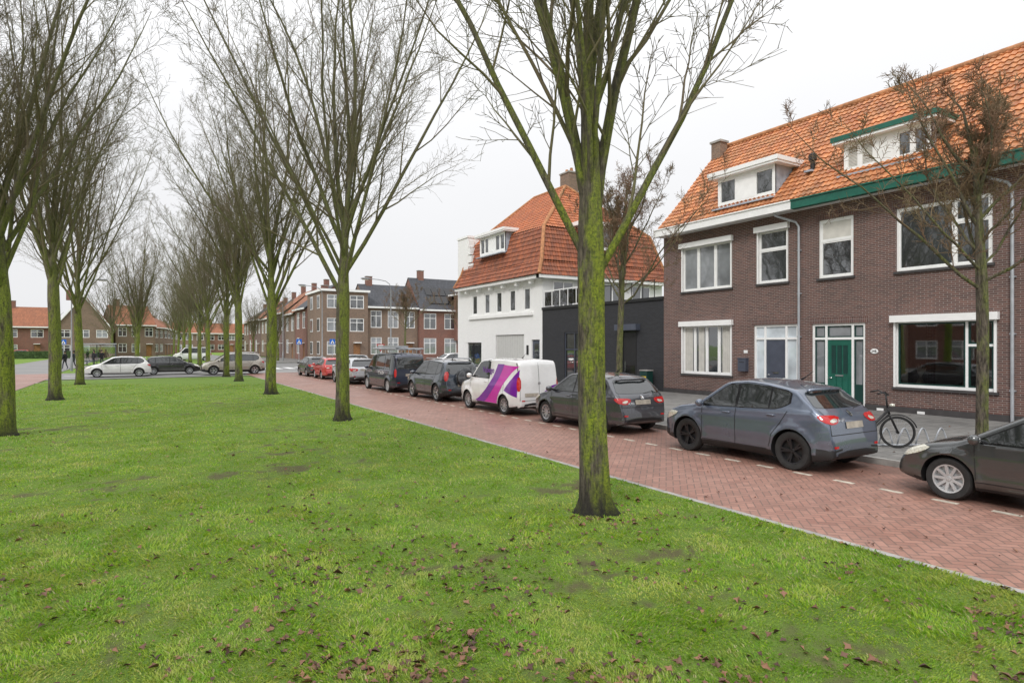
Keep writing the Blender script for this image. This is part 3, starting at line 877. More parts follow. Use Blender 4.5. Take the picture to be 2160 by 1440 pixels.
def chimney(h, u, y, z0, z1, wu, wy, mat, pots=2):
    c = MB(); c.box(u-wu/2, u+wu/2, y-wy/2, y+wy/2, z0, z1, mat); c.box(u-wu/2-.06, u+wu/2+.06, y-wy/2-.06, y+wy/2+.06, z1+.001, z1+.1, M['concrete'])
    for i in range(pots):
        uu = u-wu/2+wu*(i+.5)/pots; c.lathe([(.11,z1+.1),(.13,z1+.15),(.10,z1+.4),(.06,z1+.4)], 12, M['tile_edge'], (uu, y, 0))
    part('chimney', c.mesh(), h)
chimney(h1, .30, 3.45, 11.0, 12.25, .55, .5, M['brick_tan'], 0)
m = MB(); m.lathe([(.08,8.6),(.09,9.3),(.15,9.34),(.15,9.56),(.05,9.62)], 12, M['black'], (6.9, .92, .0)); m.box(6.75, 7.05, .6, 1.1, 8.86, 8.93, M['lead']); part('roof_vent', m.mesh('v', True, 40), h1)

ops = [(.68,1.95,4.7,6.8),(3.35,6.0,4.68,6.72),(.42,2.35,.16,3.07),(3.3,6.1,.95,3.1)]
h2, ry2 = row_house('brown brick terraced house with green gutter, green door and dormer', 14.1, 6.55, M['green'], ops)
window(h2, .68,1.95,4.7,6.8, (1,), (.36,), sash=M['white'], drop=.75)
window(h2, 3.35,6.0,4.68,6.72, (1.75,1), (None,.33), sash=M['white'])
w = window(h2, 3.3,6.1,.95,3.1, (3.0,1), (None,.36), gm=M['clear'], sash=M['dgreen'], box=True, fw=.09)
rm = MB()
rm.box(3.32, 6.08, 2.6, 2.62, .4, 3.3, M['room']); rm.box(3.0, 3.02, .2, 2.6, .4, 3.3, M['room']); rm.box(6.3, 6.32, .2, 2.6, .4, 3.3, M['room'])
rm.box(3.02, 6.3, .14, 2.6, .38, .4, M['room']); rm.box(3.02, 6.3, .14, 2.6, 3.3, 3.32, M['room'])
rm.box(3.34, 3.62, .16, .2, 1.0, 3.05, M['curtain']); rm.box(3.3, 6.1, .14, .38, .86, .94, M['white'])
part('room', rm.mesh(), h2)
for u, s in ((3.95, .85), (5.25, 1.1)):
    t = thing('vase', 'round beige vase with dried pampas grass on the windowsill', 'vase', (FX+.27, 14.1-u, .94), 0, 'vases on the windowsill')
    v = MB(); v.lathe([(.001,0),(.07*s,0),(.13*s,.1*s),(.14*s,.18*s),(.08*s,.32*s),(.04*s,.38*s),(.05*s,.42*s)], 16, M['vase'])
    part('pot', v.mesh('v', True), t)
    v = MB(); rr = random.Random(3)
    for k in range(26):
        a = rr.uniform(0, 6.28); q = rr.uniform(.05, .24)*s
        v.tube([(0,0,.38*s),(q*.3*math.cos(a),q*.5*math.sin(a),.6*s),(q*math.cos(a)*.3,q*math.sin(a),(.95-q)*s)], [.004,.02,.004], 4, M['curtain'])
    part('dried_grass', v.mesh(), t)
door_set(h2, .42, 2.35, .16, 3.07, .98, 1.86, 2.5, M['green'], M['white'], M['glass_c'], M['dgreen'], 'panel')
dormer(h2, 1.37, 4.2, .42, 8.42, 9.42, ry2, M['green'], (1,1.05,1.5,1,1), panel=(2.39, 3.06), blinds=((1.5,1.86),(1.98,2.34)))
downpipe(h2, 6.5)
m = MB(); m.lathe([(.0001,-.03),(.075,-.03),(.085,-.02),(.085,-.002)], 20, M['white'], axis='X'); me = m.mesh()
me.transform(Matrix.Rotation(R(90), 4, 'Z')); me.transform(Matrix.Translation((2.66, 0, 2.1)) @ Matrix.Diagonal((1.5, 1, 1, 1)))
pn = part('house_number', me, h2)
def text_mesh(s, size, mat, bold=0):
    cu = bpy.data.curves.new('t', 'FONT'); cu.body = s; cu.size = size; cu.align_x = 'CENTER'; cu.align_y = 'CENTER'; cu.offset = bold
    ob = link(bpy.data.objects.new('t', cu)); dg = bpy.context.evaluated_depsgraph_get(); dg.update()
    me = bpy.data.meshes.new_from_object(ob.evaluated_get(dg)); bpy.data.objects.remove(ob)
    me.materials.clear(); me.materials.append(mat); return me
me = text_mesh('24B', .11, M['black'], .001); me.transform(Matrix.Translation((2.66, -.036, 2.1)) @ Matrix.Rotation(R(90), 4, 'X')); part('number_text', me, pn)
m = MB()
for u in (2.75, 4.0, 5.6): m.box(u, u+.22, -.035, -.026, .14, .22, M['white'])
part('vent', m.mesh(), h2)
ops = [(1.0,2.3,4.7,6.8),(3.2,5.6,4.68,6.72),(.6,2.3,.16,3.07),(3.1,5.7,.95,3.1)]
h3, ry3 = row_house('brown brick terraced house with green gutter', 7.55, 6.55, M['green'], ops)
window(h3, 1.0,2.3,4.7,6.8, (1,), (.36,), sash=M['white']); window(h3, 3.2,5.6,4.68,6.72, (1.75,1), (None,.33), sash=M['white'])
window(h3, 3.1,5.7,.95,3.1, (3,1), (None,.36), sash=M['white']); door_set(h3, .6, 2.3, .16, 3.07, 1.0, 1.88, 2.5, M['green'], M['white'], M['glass_c'])
dormer(h3, 1.8, 4.4, .42, 8.42, 9.42, ry3, M['white'], (1,1,1))

gar = thing('garage_building', 'low black painted brick garage building with glazed doors and roof terrace', 'garage', (FX, 31.4, 0), R(-90))
w = MB(); ops = [(2.3,5.9,.13,3.05),(7.3,8.4,.13,3.0)]
wall_ops(w, .01, 10.24, 0, 4.45, ops, M['brick_black'])
w.face([(.01,10,0),(10.24,10,0),(10.24,10,4.45),(.01,10,4.45)], M['brick_black'])
w.box(.01, 10.24, -.06, .12, 4.451, 4.6, M['black']); w.box(.01, 10.24, .121, 10, 4.40, 4.46, M['tar'])
w.box(7.05, 8.65, -.3, -.002, 3.05, 3.35, M['dgrey']); part('wall', w.mesh(), gar)
g = MB(); g.face([(2.3,.1,.13),(5.9,.1,.13),(5.9,.1,3.05),(2.3,.1,3.05)], M['glass']); gd = part('garage_door', g.mesh(), gar, label='black steel garage door with glass panes')
part('frame', frame_mesh(2.3,5.9,.13,3.05,(1,1,1,1),(.33,.33,.33,.33),M['dgrey'],.1,.07,M['black']).mesh(), gd)
g = MB(); g.box(7.38, 8.32, .06, .12, .15, 2.95, M['black']); g.box(7.5, 8.2, .05, .06, .4, 1.3, M['blackg']); d = part('door', g.mesh(), gar)
g = MB(); g.tube([(7.5,.04,1.0),(7.5,.04,1.5)], .015, 8, M['chrome']); part('handle', g.mesh(), d)
g = MB()
for i in range(6): g.box(.2+i*.8, .24+i*.8, .0, .04, 4.6, 5.55, M['white'])
g.box(.2, 4.24, -.01, .05, 5.55, 5.6, M['white'])
for i in range(5): g.box(.26+i*.8, .98+i*.8, .015, .025, 4.68, 5.5, M['clear'])
for i in range(7): g.box(4.8+i*.8, 4.83+i*.8, .0, .03, 4.6, 5.4, M['black'])
g.box(4.8, 9.65, -.005, .035, 5.4, 5.44, M['black']); part('railing', g.mesh(), gar)
cab = MB(); cab.box(-.25,.25,-.18,.18,0,.95,M['dgreen']); cab.box(-.27,.27,-.2,.2,.951,1.0,M['concrete']); cab.box(-.18,.18,-.186,-.181,.3,.7,M['yellow']); cab.box(-.1,.12,-.19,-.187,.35,.55,M['red_lens'])
thing('utility_cabinet', 'small green utility cabinet with stickers against the wall', 'cabinet', (20.6, 21.9, .13), R(-90), mesh=cab.mesh())

wb = thing('corner_building', 'white painted brick building with orange tiled mansard roof', 'building', (FX, 42.4, 0), R(-90))
w = MB()
upw = [(c-.42, c+.42, 4.5, 6.0) for c in (2.0, 3.9, 5.6, 7.4, 9.2)]
ops = upw+[(.4,3.1,.7,2.5),(5.2,8.9,.13,3.0),(9.8,10.7,.13,2.65)]
wall_ops(w, 0, 11, 0, 6.6, ops, M['brick_white'])
for u in (0, 11): w.face([(u,0,0),(u,10,0),(u,10,6.6),(u,0,6.6)], M['brick_white'])
w.face([(0,10,0),(11,10,0),(11,10,6.6),(0,10,6.6)], M['brick_white'])
w.box(-.4, 11.3, -.45, -.002, 6.4, 6.6, M['white']); w.box(11.002, 11.4, -.45, 10, 6.4, 6.6, M['white'])
w.box(1.2, 10.0, -.12, -.002, 4.2, 4.4, M['white'])
for c in (1.1, 2.95, 4.75, 6.5, 8.3, 10.0): w.box(c-.12, c+.12, -.3, -.002, 6.15, 6.4, M['white'])
part('wall', w.mesh(), wb)
for o in upw: window(wb, *o, (1,), (), sash=M['white'], sill=False)
window(wb, .4,3.1,.7,2.5, (1,1), (), fm=M['black'], sill=False)
g = MB(); g.box(5.22,8.88,.08,.12,.15,2.98,M['pale'])
for i in range(1,12): g.box(5.2+i*.305,5.21+i*.305,.076,.08,.15,2.98,M['concrete'])
part('garage_door', g.mesh(), wb)
g = MB(); g.box(9.82,10.68,.08,.12,.15,2.6,M['dgrey']); g.box(10.0,10.5,.075,.08,1.3,2.4,M['glass']); part('door', g.mesh(), wb)
g = MB(); g.box(9.2,9.45,-.02,-.002,1.7,2.3,M['black']); part('sign_board', g.mesh(), wb)
tw_ = MB(); tw_.box(-.8,.9,.02,1.3,0,10.4,M['brick_white']); tw_.box(-.86,.96,-.04,1.36,10.401,10.55,M['white'])
for i in range(5): tw_.box(.9,1.0+i*.22,.05,.5,10.0-i*.6-.3,10.2-i*.6,M['brick_white'])
part('parapet', tw_.mesh(), wb)
def rect(ua, ub, ya, yb, z): return [(ua,ya,z),(ub,ya,z),(ub,yb,z),(ua,yb,z)]
E = rect(-.4,11.4,-.5,10.45,6.6); Fq = rect(-.05,11.0,-.05,10.1,7.55); B = rect(.45,10.35,.55,9.5,9.75)
K0, K1 = (2.9,4.7,13.5), (6.9,4.7,13.5)
ms = []; sd_ = 1
for lo_, hi_, mt in ((E, Fq, 'tile3'), (Fq, B, 'tile3')):
    for i in range(4):
        j = (i+1) % 4; sd_ += 1
        ms.append(tile_face(lo_[i], lo_[j], hi_[j], hi_[i], M[mt], sd_))
ms += [tile_face(B[0],B[1],K1,K0,M['tile2'],25), tile_face(B[1],B[2],K1,K1,M['tile2'],26), tile_face(B[2],B[3],K0,K1,M['tile2'],27), tile_face(B[3],B[0],K0,K0,M['tile2'],28)]
rf = part('roof', join_meshes(ms), wb)
g = MB()
for pth in ([E[0],Fq[0],B[0],K0],[E[1],Fq[1],B[1],K1],[E[2],Fq[2],B[2],K1],[E[3],Fq[3],B[3],K0],[K0,K1]):
    g.tube([Vector(a)+Vector((0,0,.05)) for a in pth], .12, 8, M['tile_edge'])
part('ridge', g.mesh('r', True, 40), rf)
dormer(wb, 2.8, 6.4, .05, 8.75, 10.0, lambda z: .55+(z-9.75)/.9 if z > 9.75 else -.05+(z-7.55)/3.67, M['white'], (1,1,1.4,1,1), panel=(4.05,5.15))
chimney(wb, 6.4, 5.4, 12.4, 14.6, 1.1, .8, M['brick_tan'])
sd = MB()
sd.box(10.25, 11.0, 3.2, 5.6, 8.5, 10.0, M['white']); sd.box(10.0, 11.35, 2.9, 5.9, 10.001, 10.25, M['white'])
sd.box(11.0, 11.02, 3.4, 4.3, 8.7, 9.85, M['glass']); sd.box(11.0, 11.02, 4.45, 5.4, 8.7, 9.85, M['glass'])
part('dormer', sd.mesh(), wb)
for a, b in ((.8, 2.3), (2.9, 3.9), (4.6, 6.4), (7.2, 8.8)):
    g = MB(); g.box(11.004, 11.03, a, b, 4.65, 6.25, M['glass'])
    ww = part('window', g.mesh(), wb)
    f = MB()
    for q in (a, (a+b)/2, b): f.box(11.005, 11.06, q-.04, q+.04, 4.6, 6.3, M['white'])
    for q0, q1 in ((a+.04, (a+b)/2-.04), ((a+b)/2+.04, b-.04)):
        f.box(11.005, 11.055, q0, q1, 6.2, 6.3, M['white']); f.box(11.005, 11.055, q0, q1, 4.6, 4.7, M['white'])
    part('frame', f.mesh(), ww)

def far_house(label, loc, rot, w, d, eaves, ridge, wall, roof, floors=2, nwin=2, flat=False, door=True, group='distant brick houses', gable_front=False, name='house', sidewin=False, chim=True, doorm='wood'):
    h = thing(name, label, 'house', loc, rot, group)
    ops = []; wins = []
    fh = eaves/floors
    for f in range(floors):
        for i in range(nwin):
            c = w*(i+.5)/nwin; ww = min(1.0, w/nwin*.32)
            z0 = f*fh+.9; z1 = f*fh+fh-.45
            if f == 0 and door and i == nwin-1:
                ops.append((c-.5, c+.5, .12, 2.4)); continue
            ops.append((c-ww, c+ww, z0, z1)); wins.append(ops[-1])
    m = MB(); wall_ops(m, 0, w, 0, eaves, ops, M[wall], rev=.1)
    m.face([(0,d,0),(w,d,0),(w,d,eaves),(0,d,eaves)], M[wall])
    for u in (0, w):
        if flat or gable_front: m.face([(u,0,0),(u,d,0),(u,d,eaves),(u,0,eaves)], M[wall])
        else: m.face([(u,0,0),(u,d,0),(u,d,eaves),(u,d/2,ridge-.05),(u,0,eaves)], M[wall])
    if gable_front:
        for y in (0, d): m.face([(0,y,eaves),(w,y,eaves),(w/2,y,ridge-.05)], M[wall])
    part('wall', m.mesh(), h)
    r = MB()
    if flat: r.box(-.25, w+.25, -.3, d+.2, eaves+.001, eaves+.3, M['white']); r.box(-.1, w+.1, -.15, d+.1, eaves+.301, eaves+.33, M['tar'])
    elif gable_front:
        for s in (-1, 1):
            e = -.35 if s < 0 else w+.35
            r.face([(e,-.3,eaves-.3),(e,d+.2,eaves-.3),(w/2,d+.2,ridge),(w/2,-.3,ridge)], M[roof])
            r.face([(e,-.31,eaves-.3),(w/2,-.31,ridge),(w/2,-.31,ridge-.35),(e,-.31,eaves-.6)], M['white'])
    else:
        for y in (-.4, d+.4):
            r.face([(-.1,y,eaves),(w+.1,y,eaves),(w+.1,d/2,ridge),(-.1,d/2,ridge)], M[roof])
        r.box(-.1, w+.1, -.55, -.401, eaves-.12, eaves+.12, M['white'])
    rr = part('roof', r.mesh(), h)
    if chim:
        c = MB(); cz = (eaves if flat else ridge)
        c.box(w*.15, w*.15+.9, d/2-.35, d/2+.35, cz-.8, cz+1.1, M['brick_red']); c.box(w*.15-.05, w*.15+.95, d/2-.4, d/2+.4, cz+1.101, cz+1.2, M['concrete'])
        part('chimney', c.mesh(), rr)
    for o in wins:
        g = frame_mesh(*o, (1, 1) if o[1]-o[0] > 1.2 else (1,), (.3, .3), M['white'], .08, .1)
        g.face([(o[0],.085,o[2]),(o[1],.085,o[2]),(o[1],.085,o[3]),(o[0],.085,o[3])], M['glass_c'] if random.random() < .4 else M['glass'])
        part('window', g.mesh(), h)
    if sidewin:
        for f in range(floors):
            for yy in (d*.25, d*.7):
                g = MB(); z0 = f*fh+.9; z1 = f*fh+fh-.45
                g.box(-.05, -.004, yy-.75, yy+.75, z0, z1, M['white']); g.box(-.06, -.051, yy-.65, yy-.05, z0+.1, z1-.1, M['glass']); g.box(-.06, -.051, yy+.05, yy+.65, z0+.1, z1-.1, M['glass'])
                part('window', g.mesh(), h)
    if door:
        c = w*(nwin-.5)/nwin; g = MB(); g.box(c-.48, c+.48, .05, .1, .12, 2.38, M[doorm]); g.box(c-.5, c+.5, -.6, -.004, 2.5, 2.62, M['white']); part('door', g.mesh(), h)
    return h
far_house('three storey tan brick corner house with flat roof', (21, 85, .1), 0, 6.3, 9, 9.6, 10, 'brick_tan', 'tar', 3, 2, flat=True, sidewin=True)
hB = far_house('tan brick house with dark tiled roof and garage', (27.4, 85.5, .1), 0, 7.6, 9, 7.6, 11.3, 'brick_tan', 'tile_dark', 2, 3)
hA = far_house('red brick house with dark roof and solar panels', (35.1, 85, .1), 0, 10, 9, 7.4, 12.6, 'brick_red', 'tile_dark', 2, 3)
m = MB(); sl = Vector((0, 4.9, 5.2)).normalized()
for i in range(4):
    for j in range(2):
        a = Vector((1.8+i*1.1, .5+j*1.25, 8.42+j*1.32))
        q = [a, a+Vector((1,0,0)), a+Vector((1,0,0))+sl*1.6, a+sl*1.6]; q = [p+Vector((0,-.08,.08)) for p in q]
        m.face(q, M['blackg'])
part('solar_panel', m.mesh(), hA)
m = MB(); m.box(5.6, 9.8, -.9, -.002, 2.9, 9.7, M['brick_red']); m.box(5.4, 10.0, -1.1, 3, 9.701, 9.95, M['white'])
for z in (3.6, 6.7):
    for u in (6.3, 8.1): m.box(u, u+1.2, -.93, -.901, z, z+1.7, M['white']); m.box(u+.12, u+1.08, -.94, -.931, z+.12, z+1.58, M['glass'])
part('bay', m.mesh(), hA)
far_house('red brick house with dark roof further along the cross street', (45.3, 85, .1), 0, 10, 9, 7.4, 12, 'brick_red', 'tile_dark', 2, 3)
yy = 94.2
for i in range(8):
    rr = random.Random(i)
    far_house('dark red brick row house with bay and tiled roof', (21, yy+8.2, .1), R(-90), 8, 9, 7.5+rr.uniform(-.3,.3), 11.3+rr.uniform(-.5,.6), ('brick_red','brick_tan','brick')[i % 3], ('tile_dark','tile_far','tile_far')[i % 3], 2, 2, chim=True)
    yy += 8.3
far_house('red brick house with orange hipped roof across the roundabout', (-23.5, 150, 0), 0, 8, 9, 5.8, 9.9, 'brick_red', 'tile_far', 2, 2)
far_house('red brick house with orange roof beside a hedge', (-34, 146, 0), 0, 9, 9, 5.8, 9.6, 'brick_red', 'tile_far', 2, 2)
far_house('tan brick house with steep orange gable roof', (-13.6, 138, 0), 0, 8.6, 10, 5.6, 11.6, 'brick_tan', 'tile_far', 2, 3, gable_front=True)
far_house('tan brick house with orange roof at the street corner', (-4.4, 141, 0), R(18), 7, 9, 6.2, 10.3, 'brick_tan', 'tile_far', 2, 3)
for i in range(5):
    far_house('tan brick row house with low orange roof', (2.2+i*.9, 150+i*9.5, 0), R(72), 9, 8, 6.0, 9.0, 'brick_tan', 'tile_far', 2, 3)
for i in range(4):
    far_house('tan brick row house closing the far street', (8+i*9.2, 215+i*2, 0), 0, 9, 8, 6.0, 9.4, ('brick_tan','brick_red')[i % 2], 'tile_far', 2, 3)
for i in range(5):
    far_house('brown brick row house with orange roof across the avenue', (-22, -2+i*9.2, .1), R(90), 9, 8, 6.2, 10.2, ('brick','brick_red')[i % 2], 'tile_far', 2, 3, group='houses across the avenue')

# ------------------------------------------------------------------ cars
def boolean_diff(me, cut):
    a = link(bpy.data.objects.new('a', me)); b = link(bpy.data.objects.new('b', cut))
    md = a.modifiers.new('b', 'BOOLEAN'); md.operation = 'DIFFERENCE'; md.object = b; md.solver = 'EXACT'
    dg = bpy.context.evaluated_depsgraph_get(); dg.update()
    out = bpy.data.meshes.new_from_object(a.evaluated_get(dg))
    bpy.data.objects.remove(a); bpy.data.objects.remove(b)
    return out

def decal(bvh, poly, frame, off, mat, g=.07):
    o, a, b, d = [Vector(q) for q in frame]
    bm = bmesh.new(); bm.faces.new([bm.verts.new((p[0], p[1], 0)) for p in poly])
    xs = [p[0] for p in poly]; ys = [p[1] for p in poly]
    for k, lo, hi in ((0, min(xs), max(xs)), (1, min(ys), max(ys))):
        nn = int((hi-lo)/g)
        for i in range(1, nn+1):
            c = lo+(hi-lo)*i/(nn+1); co = [0,0,0]; co[k] = c; no = [0,0,0]; no[k] = 1
            bmesh.ops.bisect_plane(bm, geom=bm.verts[:]+bm.edges[:]+bm.faces[:], plane_co=co, plane_no=no)
    bmesh.ops.triangulate(bm, faces=bm.faces[:])
    return proj(bm, bvh, (o, a, b, d), off, mat)
def proj(bm, bvh, frame, off, mat):
    o, a, b, d = frame
    for v in bm.verts:
        q = o+a*v.co.x+b*v.co.y
        hit, nrm, _, dist = bvh.ray_cast(q-d*3, d)
        if hit is None: hit, nrm, _, dist = bvh.find_nearest(q)
        if nrm.dot(d) > 0: nrm = -nrm
        v.co = hit+nrm*off
    me = bpy.data.meshes.new('decal'); bm.to_mesh(me); bm.free()
    me.materials.append(mat); me.polygons.foreach_set('use_smooth', [True]*len(me.polygons))
    return me

wheel_cache = {}
def wheel_meshes(r, style, rimm):
    key = (r, style, rimm.name)
    if key in wheel_cache: return wheel_cache[key]
    t = MB(); w = .105; ri = r*.66
    t.lathe([(ri,-w*.8),(r*.80,-w),(r*.94,-w*.97),(r,-w*.7),(r,w*.7),(r*.94,w*.97),(r*.80,w),(ri,w*.8)], 36, M['rubber'], axis='X')
    m = MB(); n = 36
    m.lathe([(ri*1.03,-w*.86),(ri*.93,-w*.80),(ri*.90,-w*.2)], n, rimm, axis='X')
    m.lathe([(ri*.98,-w*.15),(.001,-w*.15)], n, M['black'] if style != 'cap' else rimm, axis='X')
    sp = {'alloy': 5, 'multi': 10, 'cap': 9}[style]
    for i in range(sp):
        a = 2*math.pi*i/sp
        for dlt in ((-.13, .13) if style == 'alloy' else (0,)):
            wd = ri*(.085 if style == 'alloy' else .10 if style == 'multi' else .11)
            ca, sa = math.cos(a+dlt), math.sin(a+dlt); cb_, sb = math.cos(a), math.sin(a)
            p0 = Vector((0, cb_*ri*.12, sb*ri*.12)); p1 = Vector((0, ca*ri*.95, sa*ri*.95)); dr = (p1-p0).normalized(); sd = Vector((0,-dr.z,dr.y))
            x0, x1, x2 = -w*.62, -w*.80, -w*.3
            A = [p0-sd*wd+Vector((x0,0,0)), p0+sd*wd+Vector((x0,0,0)), p1+sd*wd*.8+Vector((x1,0,0)), p1-sd*wd*.8+Vector((x1,0,0))]
            Bq = [q+Vector((x2-x1,0,0)) for q in A]
            i0 = len(m.v); m.v += [tuple(q) for q in A+Bq]; k = m.mi(rimm)
            for f in ((0,1,2,3),(0,4,5,1),(1,5,6,2),(2,6,7,3),(3,7,4,0)): m.f.append(tuple(i0+z for z in f)); m.m.append(k)
    m.lathe([(.001,-w*.76),(ri*.16,-w*.74),(ri*.2,-w*.6),(ri*.2,-w*.1)], 20, rimm, axis='X')
    wheel_cache[key] = (t.mesh('tyre', True, 40), m.mesh('rim', True, 30))
    return wheel_cache[key]

def chaikin(p, it=2):
    for _ in range(it):
        q = []
        for i in range(len(p)):
            a, b = p[i], p[(i+1) % len(p)]
            q += [(a[0]*.75+b[0]*.25, a[1]*.75+b[1]*.25), (a[0]*.25+b[0]*.75, a[1]*.25+b[1]*.75)]
        p = q
    return p

def car(label, x, y, rot, Lc, Wc, H, pm, kind='hatch', r=.32, style='alloy', rimm='alloy', clad=.27, cat='car', group='cars parked along the kerb', name='parked_car', z=.008, extra=None, belt=None, fo=.83, ro=.80, spare=False, rails=False, rearsteep=.3, w0o=.52, roofdrop=.0, tl=1.0):
    C = thing(name, label, cat, (x, y, z), rot, group)
    a = -Lc/2; f = Lc/2
    if kind == 'van':
        top = [(a,.42),(a+.02,.62),(a+.035,.95),(a+.05,1.2),(a+.11,H-.14),(a+.19,H-.035),(a+.9,H),(f-2.2,H),(f-1.62,H-.07),(f-.92,H*.60),(f-.45,H*.545),(f-.15,H*.45),(f-.05,H*.38),(f,.42)]
        tum = .12; yt, yb = f-1.62, f-.92; bl = belt or (.60*H, .62*H)
    elif kind == 'bigvan':
        top = [(a,.42),(a+.02,.62),(a+.035,.95),(a+.05,1.3),(a+.13,H-.16),(a+.24,H-.035),(a+.9,H),(f-2.2,H),(f-1.5,H-.07),(f-.85,H*.60),(f-.35,H*.52),(f-.12,H*.43),(f-.04,H*.34),(f,.42)]
        tum = .14; yt, yb = f-1.5, f-.85; bl = belt or (.56*H, .56*H)
    elif kind == 'suv':
        top = [(a,.45),(a+.02,.66),(a+.05,.78),(a+.07,.98),(a+.11,H*.63),(a+.11+rearsteep,H-.17-roofdrop),(a+.22+rearsteep,H-.065-roofdrop),(a+1.35,H-.012-roofdrop*.3),(f-2.2,H),(f-1.7,H-.055),(f-1.0,H*.665),(f-.55,H*.625),(f-.2,H*.54),(f-.06,H*.45),(f,.45)]
        tum = .33; yt, yb = f-1.7, f-1.0; bl = belt or (.635*H, .60*H)
    else:
        top = [(a,.42),(a+.02,.62),(a+.07,.72),(a+.09,.92),(a+.15,H*.63),(a+.15+rearsteep,H-.16-roofdrop),(a+.28+rearsteep,H-.055-roofdrop),(a+1.3,H-.008-roofdrop*.3),(f-2.2,H),(f-1.75,H-.055),(f-.93,H*.64),(f-.5,H*.58),(f-.18,H*.49),(f-.05,H*.40),(f,.40)]
        tum = .36; yt, yb = f-1.75, f-.93; bl = belt or (.635*H, .60*H)
    P_ = []
    for i in range(len(top)-1):
        p, q = top[i], top[i+1]; n = max(1, int(math.hypot(q[0]-p[0], q[1]-p[1])/.035))
        for k in range(n): P_.append((p[0]+(q[0]-p[0])*k/n, p[1]+(q[1]-p[1])*k/n))
    P_.append(top[-1]); A = np.array(P_)
    for _ in range(7):
        A[1:-1] = (A[:-2]+2*A[1:-1]+A[2:])/4
    ys = A[:,0]; zs = A[:,1]
    for i in range(1, len(ys)): ys[i] = max(ys[i], ys[i-1]+.0012)
    zt = lambda yy: float(np.interp(yy, ys, zs))
    bt = lambda yy: bl[0]+(bl[1]-bl[0])*(yy-a)/Lc
    yF, yR = f-fo, a+ro; ra = r+.05
    def half(yy):
        t = zt(yy); s = (abs(yy)-(Lc/2-.62))/.62; s = min(1, max(0, s)); pl = 1-.20*s**2.6
        e = (abs(yy)-(Lc/2-.05))/.05; e = min(1, max(0, e)); ei = .05*(1-math.sqrt(max(0, 1-e*e)))
        wb_ = Wc/2*pl-ei; zb = .19+.10*s**2+ei
        edge = t-.04; rc = min(.075, (edge-zb)*.3); ze = min(bt(yy), edge-rc-.006)
        def xs(zz):
            zc = min(zz, ze); v = wb_*(1-.04*((zc-.60)/.45)**2)
            if zz < .34: v -= .07*((.34-zz)/.15)**2
            if zz > ze: v -= tum*(zz-ze)+.012*min(1, (zz-ze)/.03)
            for ax in (yF, yR):
                rr = math.hypot(yy-ax, zz-r); v += .03*math.exp(-((rr-ra-.01)/.07)**2)
            v += .012*math.exp(-((zz-(bt(yy)-.17))/.028)**2)*min(1, max(0, (t-zz)/.2))
            v -= .014*math.exp(-((zz-.46)/.07)**2)
            return v
        pts = [(0, zb)]; n1, n2 = 14, 7
        pts.append((xs(zb)*.9, zb))
        for i in range(n1+1): zz = zb+.01+(ze-zb-.01)*i/n1; pts.append((xs(zz), zz))
        for i in range(1, n2+1): zz = ze+(edge-rc-ze)*i/n2; pts.append((xs(zz), zz))
        x0 = xs(edge-rc)
        for i in range(1, 5): th = math.pi/2*i/4; pts.append((x0-rc*(1-math.cos(th)), edge-rc+rc*math.sin(th)))
        xr = x0-rc
        for i in range(1, 8): xx = xr*(1-i/7); pts.append((xx, edge+.04*(1-(xx/xr)**2)))
        return pts
    V = []; F = []; MI = []
    secs = [half(float(yy)) for yy in ys]; nh = len(secs[0]); ring = 2*nh-2
    for yy, s in zip(ys, secs):
        for (px, pz) in s: V.append((px, yy, pz))
        for (px, pz) in reversed(s[1:-1]): V.append((-px, yy, pz))
    for i in range(len(ys)-1):
        for j in range(ring):
            k = (j+1) % ring; F.append((i*ring+j, (i+1)*ring+j, (i+1)*ring+k, i*ring+k))
            zc = (V[i*ring+j][2]+V[i*ring+k][2])/2
            cl = clad+(.1 if abs(float(ys[i])) > Lc/2-.25 and clad > .3 else 0)
            MI.append(1 if zc < cl else 0)
    F.append(tuple(range(ring))); MI.append(0); F.append(tuple(reversed(range((len(ys)-1)*ring, len(ys)*ring)))); MI.append(0)
    me = bpy.data.meshes.new('body'); me.from_pydata(V, [], F); me.materials.append(pm); me.materials.append(M['black'])
    me.polygons.foreach_set('material_index', MI); me.update()
    bvh = BVHTree.FromPolygons([Vector(v) for v in V], F)
    cu = MB(); cu.mats = [pm, M['black']]
    for ax in (yF, yR):
        for sd in (-1, 1):
            xa_, xb_ = sorted((sd*(Wc/2-.3), sd*(Wc/2+.3)))
            i0 = len(cu.v); n = 40
            for xx in (xa_, xb_):
                for k in range(n): th = 2*math.pi*k/n; cu.v.append((xx, ax+ra*math.cos(th), r+ra*math.sin(th)))
            for k in range(n): q = (k+1) % n; cu.f.append((i0+k, i0+q, i0+n+q, i0+n+k)); cu.m.append(1)
            cu.f.append(tuple(i0+k for k in reversed(range(n)))); cu.m.append(1); cu.f.append(tuple(i0+n+k for k in range(n))); cu.m.append(1)
    cm = cu.mesh(); bmx = bmesh.new(); bmx.from_mesh(cm); bmesh.ops.recalc_face_normals(bmx, faces=bmx.faces[:]); bmx.to_mesh(cm); bmx.free()
    bmx = bmesh.new(); bmx.from_mesh(me); bmesh.ops.recalc_face_normals(bmx, faces=bmx.faces[:]); bmx.to_mesh(me); bmx.free()
    out = boolean_diff(me, cm)
    out.polygons.foreach_set('use_smooth', [True]*len(out.polygons)); out.set_sharp_from_angle(angle=R(32))
    body = part('body', out, C)
    tm, rm_ = wheel_meshes(r, style, M[rimm])
    for ax in (yF, yR):
        for sd in (-1, 1):
            w_ = part('wheel', tm, C, (sd*(Wc/2-.115), ax, r), (0, 0, 0 if sd < 0 else math.pi))
            part('rim', rm_, w_)
    S = {-1: ((0,0,0),(0,1,0),(0,0,1),(1,0,0)), 1: ((0,0,0),(0,1,0),(0,0,1),(-1,0,0))}
